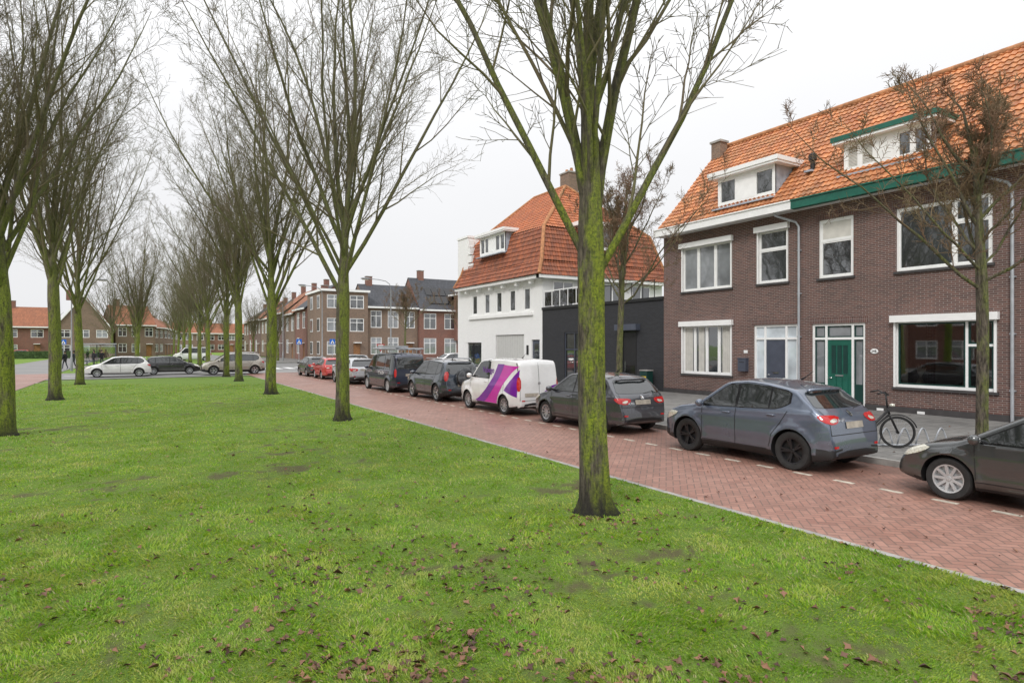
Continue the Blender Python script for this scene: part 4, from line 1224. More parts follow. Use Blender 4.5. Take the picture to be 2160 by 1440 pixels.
    RE = ((0,0,0),(1,0,0),(0,0,1),(0,1,0)); FR = ((0,0,0),(1,0,0),(0,0,1),(0,-1,0))
    def gt(yy, d): return min(zt(yy+k) for k in (-.10,-.05,0,.05,.10))-d
    def pane(y0, y1, dz=.03, d=.085):
        yy = [y0+(y1-y0)*i/24 for i in range(25)]; yy = [q for q in yy if gt(q, d) > bt(q)+dz+.03]
        if len(yy) < 3: return None
        up_ = (lambda q: .10*max(0, 1-(q-(a+w0o))/.35)**2) if kind in ('suv','hatch') else (lambda q: 0)
        lowp = [(q, min(bt(q)+dz+up_(q), gt(q, d)-.01)) for q in yy]
        return lowp+[(q, gt(q, d)) for q in reversed(yy)]
    if kind == 'van': panes = [(f-2.35, yb+.0)]; dlo = (f-2.42, yb+.04)
    elif kind == 'bigvan': panes = [(a+.25,a+1.25),(a+1.4,a+2.55),(f-2.0,yb)]; dlo = (f-2.06, yb+.04)
    else:
        w0 = a+w0o; w1 = yb-.02; bp = (w0+w1)/2+.06; cpil = w0+.40
        panes = [(w0, cpil-.02), (cpil+.02, bp-.03), (bp+.03, w1)]; dlo = (w0-.04, w1+.05)
    def strip(pts, w=.007):
        o = []
        n = len(pts)
        for i, (u, v) in enumerate(pts):
            p0 = pts[max(0, i-1)]; p1 = pts[min(n-1, i+1)]; du, dv = p1[0]-p0[0], p1[1]-p0[1]; l = math.hypot(du, dv) or 1
            o.append((u-dv/l*w, v+du/l*w, u+dv/l*w, v-du/l*w))
        return [(q[0], q[1]) for q in o]+[(q[2], q[3]) for q in reversed(o)]
    for sd in (-1, 1):
        p = pane(dlo[0], dlo[1], .012, .062)
        if p: part('window_trim', decal(bvh, p, S[sd], .003, M['blackg']), C)
        for (q0, q1) in panes:
            p = pane(q0, q1)
            if p: part('window', decal(bvh, p, S[sd], .006, M['cglass']), C)
        doorf = yb-.22 if kind not in ('van','bigvan') else yb-.15
        if kind in ('van', 'bigvan'):
            db = f-2.38; sm = [[(doorf,.34),(doorf+.02,bt(doorf)-.02)],[(db,.30),(db,H-.2)],[(db-1.05,.34),(db-1.05,H-.2)],[(db,.30),(doorf,.30)]]; hd = [db+.1]
        else:
            sm = [[(doorf,.36),(doorf+.03,bt(doorf)-.02)],[(bp,.32),(bp,bt(bp))],[(doorf,.33),(yR+ra+.12,.33)],[(yR+ra+.06,.38),(yR+ra+.0,.62),(yR+ra*.55,.86),(yR+.1,bt(yR)-.01)]]; hd = [bp+.12, yR+ra*.55+.12]
        for s_ in sm:
            part('door_seam', decal(bvh, strip(s_), S[sd], .003, M['black'], .1), body)
        for hy in hd:
            m = MB(); hz = bt(hy)-.09; hit = bvh.ray_cast(Vector((sd*3, hy, hz)), Vector((-sd,0,0)))[0]
            xx = hit.x if hit else sd*Wc/2
            m.tube([(xx-sd*.01,hy,hz),(xx+sd*.03,hy+.03,hz),(xx+sd*.03,hy+.16,hz),(xx-sd*.01,hy+.19,hz)], .014, 6, pm); part('door_handle', m.mesh('h', True), C)
        m = MB(); my = yb-.25; mz = bt(my)+.08
        hit = bvh.ray_cast(Vector((sd*3, my, mz-.05)), Vector((-sd,0,0)))[0]; mx = hit.x if hit else sd*Wc/2
        m.tube([(mx,my,mz-.04),(mx+sd*.08,my-.01,mz)], .025, 6, M['black'])
        pr = [(.001,-.075),(.055,-.07),(.08,-.04),(.085,0),(.07,.04),(.03,.065),(.001,.07)]
        i0 = len(m.v); m.lathe(pr, 12, pm)
        for k in range(i0, len(m.v)):
            vx, vy, vz = m.v[k]; m.v[k] = (mx+sd*.15+vz*1.35, my+vy*.9, mz+vx*.95)
        part('wing_mirror', m.mesh('mir', True), C)
    def glass_end(front):
        zlo = (zt(yb)+.04) if front else bl[0]+.05; zhi = H-.135-(0 if front else roofdrop)
        if kind in ('van', 'bigvan') and not front: zlo = H*.60; zhi = H-.2
        wlo = Wc/2*.84; whi = Wc/2*.66
        if kind in ('van','bigvan'): wlo, whi = Wc/2*.82, Wc/2*.70
        p = [(-wlo,zlo),(-wlo*.5,zlo-.015),(wlo*.5,zlo-.015),(wlo,zlo),(whi,zhi-.02),(whi*.5,zhi),(-whi*.5,zhi),(-whi,zhi-.02)]
        c = []
        for i in range(len(p)):
            u, v = p[i], p[(i+1) % len(p)]
            c += [(u[0]*.88+v[0]*.12, u[1]*.88+v[1]*.12), (u[0]*.12+v[0]*.88, u[1]*.12+v[1]*.88)]
        return c
    part('windscreen', decal(bvh, glass_end(True), FR, .006, M['cglass']), C)
    if not (kind == 'van' and extra == 'livery'):
        part('rear_window', decal(bvh, glass_end(False), RE, .006, M['cglass']), C)
    k = .7071
    for sd in (-1, 1):
        cr = (sd*Wc/2*.9, a, 0)
        frr = (cr, (sd*k, k, 0), (0,0,1), (-sd*k, k, 0))
        zl = bl[0]-.20
        if kind == 'van': poly = [(-.07,.80),(.07,.80),(.08,1.25),(-.06,1.25)]
        elif kind == 'bigvan': poly = [(-.06,.75),(.06,.75),(.06,1.15),(-.06,1.15)]
        elif spare: poly = [(-.06,.85),(.10,.85),(.12,1.22),(-.03,1.22)]
        else: poly = [(-.26*tl,zl+.03),(-.10,zl-.04),(.14*tl,zl+.02),(.26*tl,zl+.03+.11*tl),(.10,zl+.03+.13*tl),(-.24*tl,zl+.03+.11*tl)]
        part('tail_light', decal(bvh, chaikin(poly,1), frr, .008, M['red_lens'], .04), C)
        if kind in ('hatch', 'suv') and not spare:
            part('reversing_light', decal(bvh, chaikin([(-.17*tl,zl+.05),(-.1,zl+.0),(.0,zl+.02),(-.03,zl+.06),(-.15*tl,zl+.08)],1), frr, .011, M['clear_lens'], .04), C)
        ff = ((sd*Wc/2*.86, f, 0), (sd*k, -k, 0), (0,0,1), (-sd*k, -k, 0))
        zh = H*.44
        part('headlight', decal(bvh, chaikin([(-.20,zh-.07),(.10,zh-.09),(.42,zh+.04),(.48,zh+.14),(.08,zh+.11),(-.16,zh+.05)],1), ff, .010, M['clear_lens'], .04), C)
    zg = H*.40
    part('grille', decal(bvh, chaikin([(-.42,zg-.09),(.42,zg-.09),(.46,zg+.03),(-.46,zg+.03)],1), FR, .005, M['black'], .08), C)
    part('air_intake', decal(bvh, chaikin([(-.5,.28),(.5,.28),(.44,.40),(-.44,.40)],1), FR, .005, M['black'], .08), C)
    part('number_plate', decal(bvh, [(-.26,.42),(.26,.42),(.26,.53),(-.26,.53)], FR, .012, M['plate'], .2), C)
    zp = .62 if kind == 'van' else .80 if kind != 'hatch' else .76
    if spare: zp = .62
    xo = -.3 if kind == 'van' else 0
    part('number_plate', decal(bvh, [(xo-.26,zp),(xo+.26,zp),(xo+.26,zp+.115),(xo-.26,zp+.115)], RE, .016, M['plate'], .3), C)
    lw = Wc/2*.80
    seam = [[(-lw,.70),(-lw,bl[0]+.02)],[(lw,.70),(lw,bl[0]+.02)],[(-lw,.70),(lw,.70)]]
    if kind in ('van','bigvan'): seam = [[(-lw,.50),(-lw,H-.14)],[(lw,.5),(lw,H-.14)],[(-lw,.5),(lw,.5)],[(0,.5),(0,H-.14)]]
    for s_ in seam:
        part('tailgate_seam', decal(bvh, strip(s_), RE, .003, M['black'], .1), body)
    part('bumper_insert', decal(bvh, chaikin([(-.62,.27),(.62,.27),(.56,.42),(-.56,.42)],1), RE, .005, M['black'], .1), C)
    for sd in (-1, 1):
        part('reflector', decal(bvh, [(sd*.62-.06,.47),(sd*.62+.06,.47),(sd*.62+.06,.51),(sd*.62-.06,.51)], RE, .006, M['red_lens'], .1), C)
    part('badge', decal(bvh, [(.05*math.cos(q*.52), bl[0]-.06+.05*math.sin(q*.52)) for q in range(12)], RE, .012, M['chrome'], .1), C)
    if kind in ('suv', 'hatch'):
        m = MB(); ysp = a+.16+rearsteep; zz = zt(ysp)
        m.tube([(-Wc/2*.58,ysp-.03,zz),(-Wc/2*.4,ysp-.07,zz+.02),(Wc/2*.4,ysp-.07,zz+.02),(Wc/2*.58,ysp-.03,zz)], .03, 8, pm); part('spoiler', m.mesh('sp', True), C)
        m = MB(); yw = a+.13; m.tube([(0,yw-.06,bl[0]+.05),(.25,yw-.02,bl[0]+.08),(.40,yw+.0,bl[0]+.09)], .009, 6, M['black']); part('wiper', m.mesh(), C)
    m = MB(); m.tube([(0,a+1.1,H-.01),(0,a+1.0,H+.05),(0,a+.85,H+.16)], [.02,.01,.004], 6, M['black']); part('aerial', m.mesh('ae', True), C)
    if rails:
        for sd in (-1, 1):
            m = MB(); xx = sd*(Wc/2*.70); m.tube([(xx,a+.55,H-.05),(xx,a+.7,H+.03),(xx,f-1.95,H+.03),(xx,f-1.8,H-.05)], .024, 8, M['alloy']); part('roof_rail', m.mesh('rl', True), C)
    if spare:
        sp_ = part('spare_wheel', tm, C, (0.0, a-.06, .98), (0, 0, R(90)))
        m = MB(); m.lathe([(.001,-.13),(r*.8,-.125),(r*.95,-.10),(r*1.02,-.02),(r*1.02,.08)], 28, pm, axis='X'); part('cover', m.mesh('cv', True, 40), sp_)
    return C, bvh

def car_text(C, bvh, s, size, cen, side, mat, bold=0, off=.012, nm='lettering'):
    me = text_mesh(s, size, mat, bold); bm = bmesh.new(); bm.from_mesh(me)
    fr = {'rear': ((cen[0],0,cen[1]),(1,0,0),(0,0,1),(0,1,0)), 'left': ((0,cen[0],cen[1]),(0,-1,0),(0,0,1),(1,0,0))}[side]
    part(nm, proj(bm, bvh, tuple(Vector(q) for q in fr), off, mat), C)

PB = paint('bluegrey_paint', (.125,.155,.215), .5); PG = paint('darkgrey_paint', (.052,.055,.068), .4); PK = paint('anthracite_paint', (.055,.060,.062), .4)
PW = paint('white_car_paint', (.84,.84,.84), 0); PN = paint('navy_paint', (.045,.06,.085)); PV = paint('dark_blue_paint', (.018,.026,.055)); PR = paint('red_paint', (.6,.025,.018), .1)
PS = paint('light_grey_paint', (.55,.56,.58), .4); PBe = paint('champagne_paint', (.42,.385,.33), .4); PBl = paint('black_paint', (.014,.014,.017), .2)

C, b = car('blue grey compact crossover with dark wheels and red tail lights', 11.08, 8.35, 0, 4.02, 1.78, 1.63, PB, 'suv', .355, 'alloy', 'dalloy', clad=.33, fo=.80, ro=.72, rearsteep=.50, w0o=.82, roofdrop=.06, belt=(1.11,.96), tl=.82)
car_text(C, b, 'QASHQAI', .07, (-.42, .95), 'rear', M['chrome'], .001)
C, b = car('dark grey tall hatchback parked behind the mossy tree', 11.15, 13.95, 0, 4.1, 1.77, 1.57, PG, 'hatch', .32, 'multi', 'alloy', fo=.80, ro=.78, rearsteep=.42, w0o=.64, roofdrop=.05, tl=.85)
car_text(C, b, 'ALTEA', .07, (-.40, .79), 'rear', M['chrome'], .001); car_text(C, b, 'SEAT', .06, (.0, .90), 'rear', M['chrome'], .001)
C, b = car('white delivery van with purple and magenta swoosh livery', 11.15, 18.95, 0, 4.25, 1.84, 1.85, PW, 'van', .32, 'multi', 'alloy', clad=.30, cat='van', name='delivery_van', extra='livery', fo=.85, ro=.80)
SL = ((0,0,0),(0,1,0),(0,0,1),(1,0,0)); RE = ((0,0,0),(1,0,0),(0,0,1),(0,1,0))
def band(lo, hi, n=12):
    def q(c, t): return tuple((1-t)**2*c[0][i]+2*t*(1-t)*c[1][i]+t*t*c[2][i] for i in (0, 1))
    return [q(lo, i/n) for i in range(n+1)]+[q(hi, i/n) for i in range(n, -1, -1)]
part('livery', join_meshes([
    decal(b, band([(.70,.34),(-.40,.75),(-.78,1.66)], [(-.90,.34),(-1.05,.95),(-2.0,1.60)]), SL, .004, M['magenta']),
    decal(b, band([(.70,.34),(-.40,.75),(-.78,1.66)], [(.0,.34),(-.80,.80),(-1.22,1.66)]), SL, .006, M['purple']),
    decal(b, [(-1.35,.80),(-2.02,.60),(-2.03,1.50),(-1.75,1.20)], SL, .0065, M['purple']),
    decal(b, [(.05,.52),(.76,.52),(.76,1.02),(.45,.95),(.18,.75)], RE, .004, M['purple']),
    decal(b, [(.36,.42),(.78,.42),(.78,.60),(.48,.57)], RE, .006, M['magenta'])]), C)
car_text(C, b, 'Vebego', .27, (-.16, 1.43), 'left', M['purple_t'], .006)
car_text(C, b, 'Graag', .10, (.46, .78), 'rear', M['white'], .002)
C, b = car('dark blue grey off-road car with spare wheel on the back', 11.2, 24.6, 0, 4.25, 1.8, 1.70, PN, 'suv', .36, 'alloy', 'alloy', clad=.35, spare=True, rails=True, rearsteep=.24)
C, b = car('dark blue work van with ladder rack on the roof', 11.15, 30.5, 0, 4.8, 1.85, 1.92, PV, 'bigvan', .33, 'cap', 'hubcap', cat='van', name='work_van')
m = MB()
for yy in np.linspace(-1.9, .8, 6): m.tube([(-.72,yy,1.9),(-.72,yy,2.08),(.72,yy,2.08),(.72,yy,1.9)], .025, 6, M['zinc'])
for xx in (-.72, -.3, -.05, .3, .72): m.tube([(xx,-2.2,2.12),(xx,1.1,2.12)], .034, 6, M['zinc'])
m.box(-.6, .1, -1.8, .7, 2.16, 2.27, M['zinc']); part('roof_rack', m.mesh(), C)
car_text(C, b, 'E.T. & ZN', .2, (-.7, .92), 'left', M['white'], .002)
car('white and grey compact crossover', 11.15, 37.4, 0, 4.3, 1.8, 1.56, PS, 'suv', .33, 'multi', 'alloy', clad=.36)
car('small red hatchback car', 11.2, 43.4, 0, 3.5, 1.65, 1.47, PR, 'hatch', .29, 'cap', 'hubcap', rearsteep=.25)
car('dark grey hatchback car at the end of the parking row', 11.2, 48.0, 0, 4.0, 1.72, 1.48, PK, 'hatch', .3, 'cap', 'hubcap')
car('anthracite small hatchback with grey hubcaps and clear headlights', 11.1, 3.33, 0, 3.95, 1.7, 1.45, PK, 'hatch', .31, 'cap', 'hubcap', fo=.78, ro=.68, belt=(.90,.86))
GX = 'cars on the cross street'
car('white hatchback car on the cross street', -1.5, 53.6, R(90), 4.2, 1.78, 1.5, PW, 'hatch', .31, 'multi', 'alloy', group=GX)
car('black hatchback car on the cross street', 2.0, 56.0, R(-90), 4.1, 1.75, 1.45, PBl, 'hatch', .31, 'multi', 'alloy', group=GX)
car('champagne coloured crossover with roof rails on the cross street', 6.2, 53.6, R(90), 4.6, 1.88, 1.68, PBe, 'suv', .35, 'alloy', 'alloy', clad=.38, group=GX, rails=True)
car('silver hatchback on the far street', 16.2, 56.5, R(90), 4.2, 1.75, 1.46, PS, 'hatch', .31, 'cap', 'hubcap', group=GX)
car('white car beside the white building', 27.5, 58.5, R(90), 4.2, 1.75, 1.5, PW, 'hatch', .31, 'cap', 'hubcap', group=GX)
car('red car parked in front of distant houses', -19, 139, R(90), 4.1, 1.75, 1.5, PR, 'hatch', .31, 'cap', 'hubcap', group=GX)
car('white panel van on the distant street', 6.0, 98, R(90), 4.9, 1.9, 1.95, PW, 'bigvan', .33, 'cap', 'hubcap', cat='van', name='panel_van', group=GX, z=.08)

# ------------------------------------------------------------------ bicycle
bk = thing('bicycle', 'black city bicycle parked on the pavement beside a rack', 'bicycle', (13.32, 7.38, .13), math.atan2(-.76, .65))
bk.scale = (.98,)*3
def bike_wheel(x):
    m = MB(); n = 36; rr = .345
    def ring(r_, t_, mat): m.tube([(r_*math.cos(2*math.pi*i/n), 0, r_*math.sin(2*math.pi*i/n)) for i in range(n+1)], t_, 8, mat, cap=False)
    ring(rr-.02, .019, M['rubber']); ring(rr-.045, .010, M['black'])
    for i in range(20):
        a = 2*math.pi*i/20; m.tube([(0, .02*(-1)**i, 0), ((rr-.04)*math.cos(a), 0, (rr-.04)*math.sin(a))], .0022, 3, M['zinc'], cap=False)
    m.tube([(0,-.05,0),(0,.05,0)], .03, 8, M['black'])
    return part('wheel', m.mesh('bw', True), bk, (x, 0, rr))
bike_wheel(.55); bike_wheel(-.55)
m = MB()
Hh = (.36,0,.86); BB = (-.08,0,.30); ST = (-.24,0,.80)
m.tube([Hh,(.40,0,.72)], .024, 8, M['black']); m.tube([(.37,0,.80),(.1,0,.5),BB], .03, 8, M['black']); m.tube([(.39,0,.72),(.1,0,.42),BB], .022, 8, M['black'])
m.tube([BB,ST], .022, 8, M['black'])
for s in (-.05,.05):
    m.tube([(-.08,s*.4,.3),(-.55,s,.355)], .013, 6, M['black']); m.tube([(-.23,s*.4,.72),(-.55,s,.355)], .012, 6, M['black']); m.tube([(.40,s*.7,.70),(.45,s,.6),(.55,s,.355)], .015, 6, M['black'])
for cx_ in (-.55,.55): m.tube([(cx_+.375*math.cos(q),0,.345+.375*math.sin(q)) for q in np.linspace(.3 if cx_>0 else -.1, 2.6 if cx_>0 else 3.2, 14)], .014, 6, M['black'])
part('frame', m.mesh('bf', True), bk)
m = MB(); m.tube([(-.42,-0,.95),(-.30,0,.955),(-.12,0,.945)], [.085,.07,.02], 10, M['black']); m.tube([ST,(-.27,0,.93)], .014, 8, M['chrome']); part('saddle', m.mesh('sd', True), bk)
m = MB(); m.tube([(.36,0,.86),(.33,0,1.14)], .017, 8, M['black']); m.tube([(.10,-.33,1.18),(.25,-.28,1.22),(.36,-.08,1.14),(.36,.08,1.14),(.25,.28,1.22),(.10,.33,1.18)], .016, 8, M['black'])
m.lathe([(.001,.06),(.05,.05),(.06,0),(.001,-.01)], 12, M['clear_lens'], (.45,0,.9)); part('handlebar', m.mesh('hb', True), bk)
m = MB(); m.box(-.85,-.35,-.07,.07,.76,.78,M['black']); m.tube([(-.8,.06,.76),(-.55,.06,.36)], .007, 5, M['black']); m.tube([(-.8,-.06,.76),(-.55,-.06,.36)], .007, 5, M['black']); part('luggage_rack', m.mesh(), bk)
m = MB(); m.tube([(-.08,-.03,.3),(-.08,-.08,.3),(.05,-.08,.18)], .012, 6, M['zinc']); m.box(.0,.1,-.18,-.08,.165,.185,M['black']); m.tube([(-.08,.03,.3),(-.08,.08,.3),(-.21,.08,.42)], .012, 6, M['zinc']); m.box(-.26,-.16,.08,.18,.41,.43,M['black']); part('pedal', m.mesh(), bk)
m = MB()
for i in range(4):
    c = -.75+i*.4
    m.tube([(c+.15*math.cos(q), .0+.05*math.sin(q*2), .05+.34*math.sin(q)) for q in np.linspace(0, math.pi, 12)], .017, 8, M['zinc'])
m.tube([(-.95,0,.03),(.65,0,.03)], .022, 8, M['zinc'])
thing('bicycle_rack', 'low galvanised steel bicycle rack with hoops', 'bicycle rack', (14.35, 6.85, .13), R(-30), mesh=m.mesh('rk', True))
m = MB(); rr = random.Random(9)
for i in range(70):
    a = rr.uniform(0,6.28); q = rr.uniform(0,.22); h_ = rr.uniform(.06,.2)
    p = Vector((q*math.cos(a), q*math.sin(a), 0)); m.face([p+Vector((-.02,0,0)), p+Vector((.02,0,.01)), p+Vector((rr.uniform(-.05,.05),rr.uniform(-.05,.05),h_))], M['blade'])
for i in range(14):
    a = rr.uniform(0,6.28); q = rr.uniform(0,.2); m.lathe([(.001,0),(.022,.006),(.001,.015)], 6, M['yellow'], (q*math.cos(a), q*math.sin(a), rr.uniform(.08,.17)))
thing('plant', 'small tuft of plants with yellow flowers by the kerb', 'plant', (12.75, 5.85, .13), mesh=m.mesh())

# ------------------------------------------------------------------ street furniture
def lamp(x, y, h, rot):
    t = thing('street_lamp', 'tall grey street lamp with curved arm', 'street lamp', (x, y, .05), rot, 'street lamps')
    m = MB(); m.tube([(0,0,0),(0,0,1.2),(0,0,1.25),(0,0,h-.8)], [.10,.10,.06,.045], 10, M['lamp'])
    m.tube([(0,0,h-.8),(-.1,0,h-.3),(-.45,0,h-.05),(-1.1,0,h+.05),(-1.9,0,h+.08)], .03, 8, M['lamp']); part('pole', m.mesh('p', True, 40), t)
    m = MB(); m.tube([(-1.8,0,h+.08),(-2.0,0,h+.09),(-2.5,0,h+.08),(-2.65,0,h+.07)], [.04,.09,.08,.03], 10, M['lamp']); m.box(-2.5,-2.0,-.08,.08,h-.04,h+.0,M['clear_lens']); part('lamp_head', m.mesh('l', True, 40), t)
lamp(18.4, 51.0, 7.8, 0); lamp(15.4, 62.5, 8.0, R(20)); lamp(16.8, 90, 8.3, 0); lamp(-5.3, 66, 8, R(180))
def sign(x, y, h, kind, label):
    t = thing('traffic_sign', label, 'sign', (x, y, .05), 0, 'traffic signs')
    m = MB(); m.tube([(0,0,0),(0,0,h)], .03, 8, M['zinc']); part('pole', m.mesh(), t)
    m = MB()
    if kind == 'cross':
        m.box(-.30,.30,-.06,-.035,h-.65,h-.05,M['blue_sign']); m.face([(-.23,-.062,h-.58),(.23,-.062,h-.58),(0,-.062,h-.14)], M['white'])
        m.box(-.03,.03,-.068,-.064,h-.44,h-.28,M['black']); m.face([(-.03,-.066,h-.44),(.03,-.066,h-.44),(.09,-.066,h-.55),(-.09,-.066,h-.55)], M['black'])
    elif kind == 'round':
        m.lathe([(.001,-.06),(.3,-.06),(.3,-.035)], 24, M['blue_sign'], axis='X'); me = m.mesh(); me.transform(Matrix.Translation((0,0,h-.35)) @ Matrix.Rotation(R(90),4,'Z'))
        m = MB(); m.face([(-.05,-.063,h-.2),(.14,-.063,h-.5),(.2,-.063,h-.38),(.02,-.063,h-.15)], M['white']); m.box(-.13,.13,-.05,-.02,.2,.9,M['yellow'])
        me = join_meshes([me, m.mesh()]); part('panel', me, t); return
    else:
        m.face([(-.38,-.05,h-.05),(.38,-.05,h-.05),(0,-.05,h-.7)], M['red_lens']); m.face([(-.26,-.054,h-.12),(.26,-.054,h-.12),(0,-.054,h-.57)], M['white'])
    part('panel', m.mesh(), t)
sign(18.5, 70.5, 3.0, 'cross', 'square blue pedestrian crossing sign on a pole'); sign(15.2, 72.2, 3.0, 'cross', 'square blue pedestrian crossing sign on a pole')
sign(7.4, 66.2, 1.3, 'round', 'round blue arrow sign with yellow bollard'); sign(-8.2, 92, 3.0, 'cross', 'square blue pedestrian crossing sign on a pole')
sign(17.4, 50.8, 2.4, 'give', 'triangular give way sign on a pole')
sh = thing('bus_shelter', 'glass bus shelter with grey roof', 'bus shelter', (-4.6, 87, 0), 0)
m = MB(); m.box(-2,2,-.7,.8,2.4,2.52,M['zinc']); part('roof', m.mesh(), sh)
m = MB()
for xx in (-1.9,1.9,0): m.box(xx-.04,xx+.04,.68,.76,0,2.4,M['dgrey'])
m.box(-1.94,-1.86,-.6,-.52,0,2.4,M['dgrey']); m.box(1.86,1.94,-.6,-.52,0,2.4,M['dgrey']); part('post', m.mesh(), sh)
m = MB(); m.box(-1.86,1.86,.71,.73,.3,2.3,M['clear']); m.box(-1.91,-1.89,-.5,.68,.3,2.3,M['clear']); part('glass_wall', m.mesh(), sh)
m = MB(); m.box(-1.2,1.2,.3,.6,.42,.48,M['dgrey']); m.box(-1.0,-.9,.35,.55,0,.42,M['dgrey']); m.box(.9,1.0,.35,.55,0,.42,M['dgrey']); part('bench', m.mesh(), sh)
m = MB(); rr = random.Random(4)
for i in range(9000):
    p = Vector((rr.uniform(-9,9), rr.uniform(-.5,.5), rr.uniform(0,1.3))); d = Vector((rr.gauss(0,1),rr.gauss(0,1),rr.gauss(0,1))).normalized()*.09; e = d.orthogonal().normalized()*.06
    m.face([p-d, p+e, p+d, p-e], M['hedge'])
m.box(-8.9,8.9,-.4,.4,0,1.2,M['hedge'])
thing('hedge', 'clipped green garden hedge before the houses', 'hedge', (-15.5, 134, 0), 0, mesh=m.mesh())

# ------------------------------------------------------------------ people
def skin_mesh(vs, es, rad, root=0, lv=1):
    me = bpy.data.meshes.new('sk'); me.from_pydata(vs, es, []); o = link(bpy.data.objects.new('sk', me))
    md = o.modifiers.new('s', 'SKIN'); md.use_smooth_shade = True
    for i, r_ in enumerate(rad):
        q = me.skin_vertices[0].data[i]; q.radius = r_ if isinstance(r_, tuple) else (r_, r_); q.use_root = (i == root)
    sb = o.modifiers.new('ss', 'SUBSURF'); sb.levels = lv; sb.render_levels = lv
    dg = bpy.context.evaluated_depsgraph_get(); dg.update(); out = bpy.data.meshes.new_from_object(o.evaluated_get(dg)); bpy.data.objects.remove(o)
    return out
def person(x, y, rot, label, s=1.0, coat='coatc', stride=.22, z=.0):
    t = thing('person', label, 'person', (x, y, z), rot, 'pedestrians waiting and walking')
    vs = [(0,0,.95),(0,0,1.12),(0,.01,1.32),(0,0,1.45),(0,.0,1.53),(0,.01,1.64),(0,.0,1.72),
          (-.17,0,1.40),(-.22,.04,1.14),(-.21,.12,.90),(-.2,.15,.80),(.17,0,1.40),(.22,-.04,1.14),(.21,.04,.90),(.2,.08,.80),
          (-.09,0,.90),(-.10,stride*.55,.50),(-.10,stride*.7,.09),(-.10,stride*.7+.15,.04),(.09,0,.90),(.10,-stride*.2,.50),(.10,-stride,.10),(.10,-stride+.14,.04)]
    es = [(0,1),(1,2),(2,3),(3,4),(4,5),(5,6),(2,7),(7,8),(8,9),(9,10),(2,11),(11,12),(12,13),(13,14),(0,15),(15,16),(16,17),(17,18),(0,19),(19,20),(20,21),(21,22)]
    rad = [(.15,.11),(.13,.10),(.16,.11),(.08,.07),.055,(.085,.10),(.07,.085),.06,.045,.033,.038,.06,.045,.033,.038,.085,.055,.042,.04,.085,.055,.042,.04]
    me = skin_mesh([tuple(c*s for c in v) for v in vs], es, [tuple(q*s for q in r_) if isinstance(r_, tuple) else r_*s for r_ in rad])
    me.materials.clear(); me.materials.append(M['trouser']); me.materials.append(M['skin']); me.materials.append(M[coat])
    for p in me.polygons:
        zc = p.center.z/s; p.material_index = 1 if zc > 1.46 or (zc < .86 and abs(p.center.x) > .165*s and zc > .7) else (2 if zc > .9 else 0)
    part('body', me, t)
    vs = [(0,0,.72),(0,0,.95),(0,0,1.12),(0,.01,1.33),(0,0,1.44),(-.18,0,1.40),(-.23,.04,1.14),(-.215,.12,.92),(.18,0,1.40),(.23,-.04,1.14),(.215,.04,.92)]
    es = [(0,1),(1,2),(2,3),(3,4),(3,5),(5,6),(6,7),(3,8),(8,9),(9,10)]
    me = skin_mesh([tuple(c*s for c in v) for v in vs], es, [(.2*s,.17*s),(.18*s,.14*s),(.16*s,.125*s),(.185*s,.13*s),(.09*s,.08*s),.075*s,.062*s,.052*s,.075*s,.062*s,.052*s])
    me.materials.clear(); me.materials.append(M[coat]); part('coat', me, t)
    m = MB(); m.lathe([(.001,.11),(.06,.10),(.1,.05),(.108,-.0),(.10,-.07),(.07,-.10)], 14, M['hair'], (0,-.02*s,1.675*s)); part('hair', m.mesh('h', True), t)
    m = MB(); m.lathe([(.001,-.012),(.012,0),(.001,.012)], 6, M['black'], (-.032*s,.098*s,1.655*s)); m.lathe([(.001,-.012),(.012,0),(.001,.012)], 6, M['black'], (.032*s,.098*s,1.655*s))
    m.lathe([(.014,-.02),(.008,.03)], 6, M['skin'], (0,.108*s,1.63*s)); part('face', m.mesh(), t)
person(-6.4, 73.2, R(60), 'person in long black coat walking beside the road', 1.0)
person(-5.75, 73.5, R(80), 'person in dark jacket and trousers walking along', 1.02, 'trouser')
person(-4.6, 82.6, R(150), 'person in dark coat standing near the bus shelter', .98, stride=.06)
person(-3.9, 83.2, R(200), 'person in black jacket standing near the bus shelter', 1.0, stride=.06)

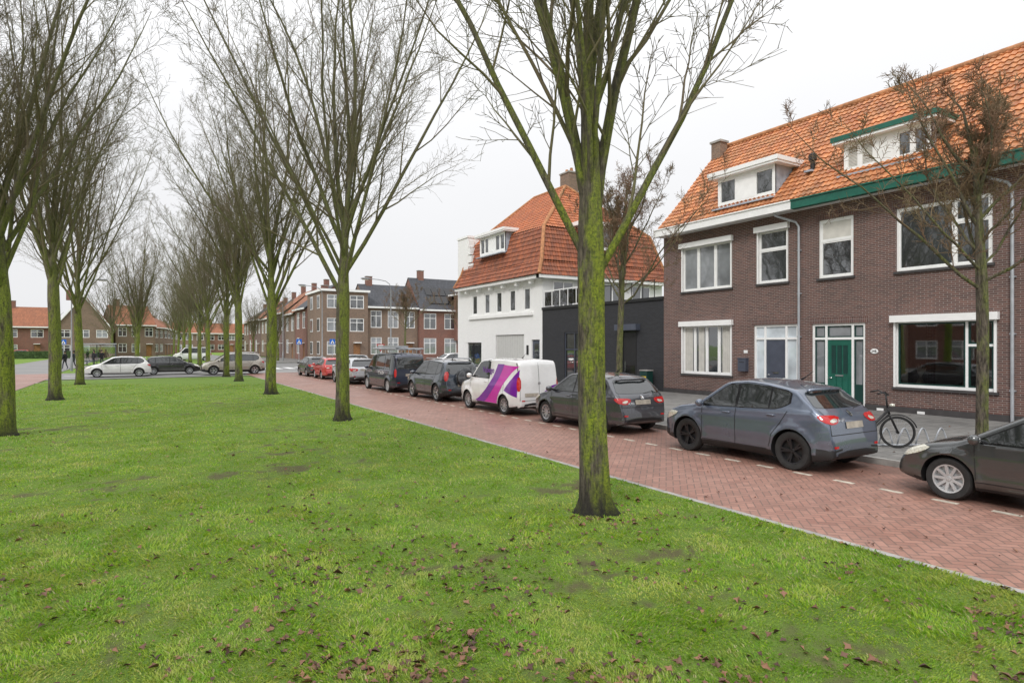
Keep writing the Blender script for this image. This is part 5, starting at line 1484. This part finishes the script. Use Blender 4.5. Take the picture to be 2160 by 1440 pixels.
# ------------------------------------------------------------------ light, world, camera
wd = bpy.data.worlds.new('World'); scene.world = wd; wd.use_nodes = True; nt = wd.node_tree
bg = nt.nodes['Background']
sky = N(nt, 'ShaderNodeTexSky', sky_type='NISHITA'); sky.sun_disc = False; sky.sun_elevation = R(42); sky.sun_rotation = R(236); sky.dust_density = 4; sky.air_density = 1
hs = N(nt, 'ShaderNodeHueSaturation'); hs.inputs['Saturation'].default_value = .15; L(nt, sky.outputs[0], hs.inputs['Color'])
# overcast cloud layer: brighter towards the zenith, as real overcast skies are
tc = N(nt, 'ShaderNodeTexCoord'); sz = N(nt, 'ShaderNodeSeparateXYZ'); L(nt, tc.outputs['Generated'], sz.inputs[0])
zz = math_(nt, 'MAXIMUM', sz.outputs[2], 0.0)
up2 = math_(nt, 'POWER', zz, 2.2)
cl = noise(nt, 1.6, 5, tc.outputs['Generated'], .5)
val = math_(nt, 'ADD', math_(nt, 'MULTIPLY_ADD', up2, 13.5, 9.4), math_(nt, 'MULTIPLY', math_(nt, 'SUBTRACT', cl, .5), 1.5))
vc = N(nt, 'ShaderNodeCombineXYZ')
L(nt, math_(nt, 'MULTIPLY', val, .99), vc.inputs[0]); L(nt, math_(nt, 'MULTIPLY', val, .995), vc.inputs[1]); L(nt, math_(nt, 'MULTIPLY', val, 1.015), vc.inputs[2])
L(nt, mixc(nt, .90, hs.outputs[0], vc.outputs[0]), bg.inputs[0]); bg.inputs[1].default_value = .1
sl = bpy.data.lights.new('sun', 'SUN'); sl.energy = 1.5; sl.angle = R(14); sl.color = (1, .97, .93)
so = link(bpy.data.objects.new('sun', sl))
dvec = Vector((math.sin(R(236))*math.cos(R(42)), math.cos(R(236))*math.cos(R(42)), math.sin(R(42))))
so.rotation_euler = dvec.to_track_quat('Z', 'Y').to_euler()
cam = bpy.data.cameras.new('camera'); co = link(bpy.data.objects.new('camera', cam)); scene.camera = co
cam.sensor_width = 36; cam.lens = 36*1300/2160; cam.shift_y = .0037; cam.clip_end = 3000; cam.clip_start = .05
co.location = (0, 0, 2.3); co.rotation_euler = (R(90), 0, R(-30.96))
scene.view_settings.view_transform = 'Standard'; scene.view_settings.look = 'None'; scene.view_settings.exposure = 0
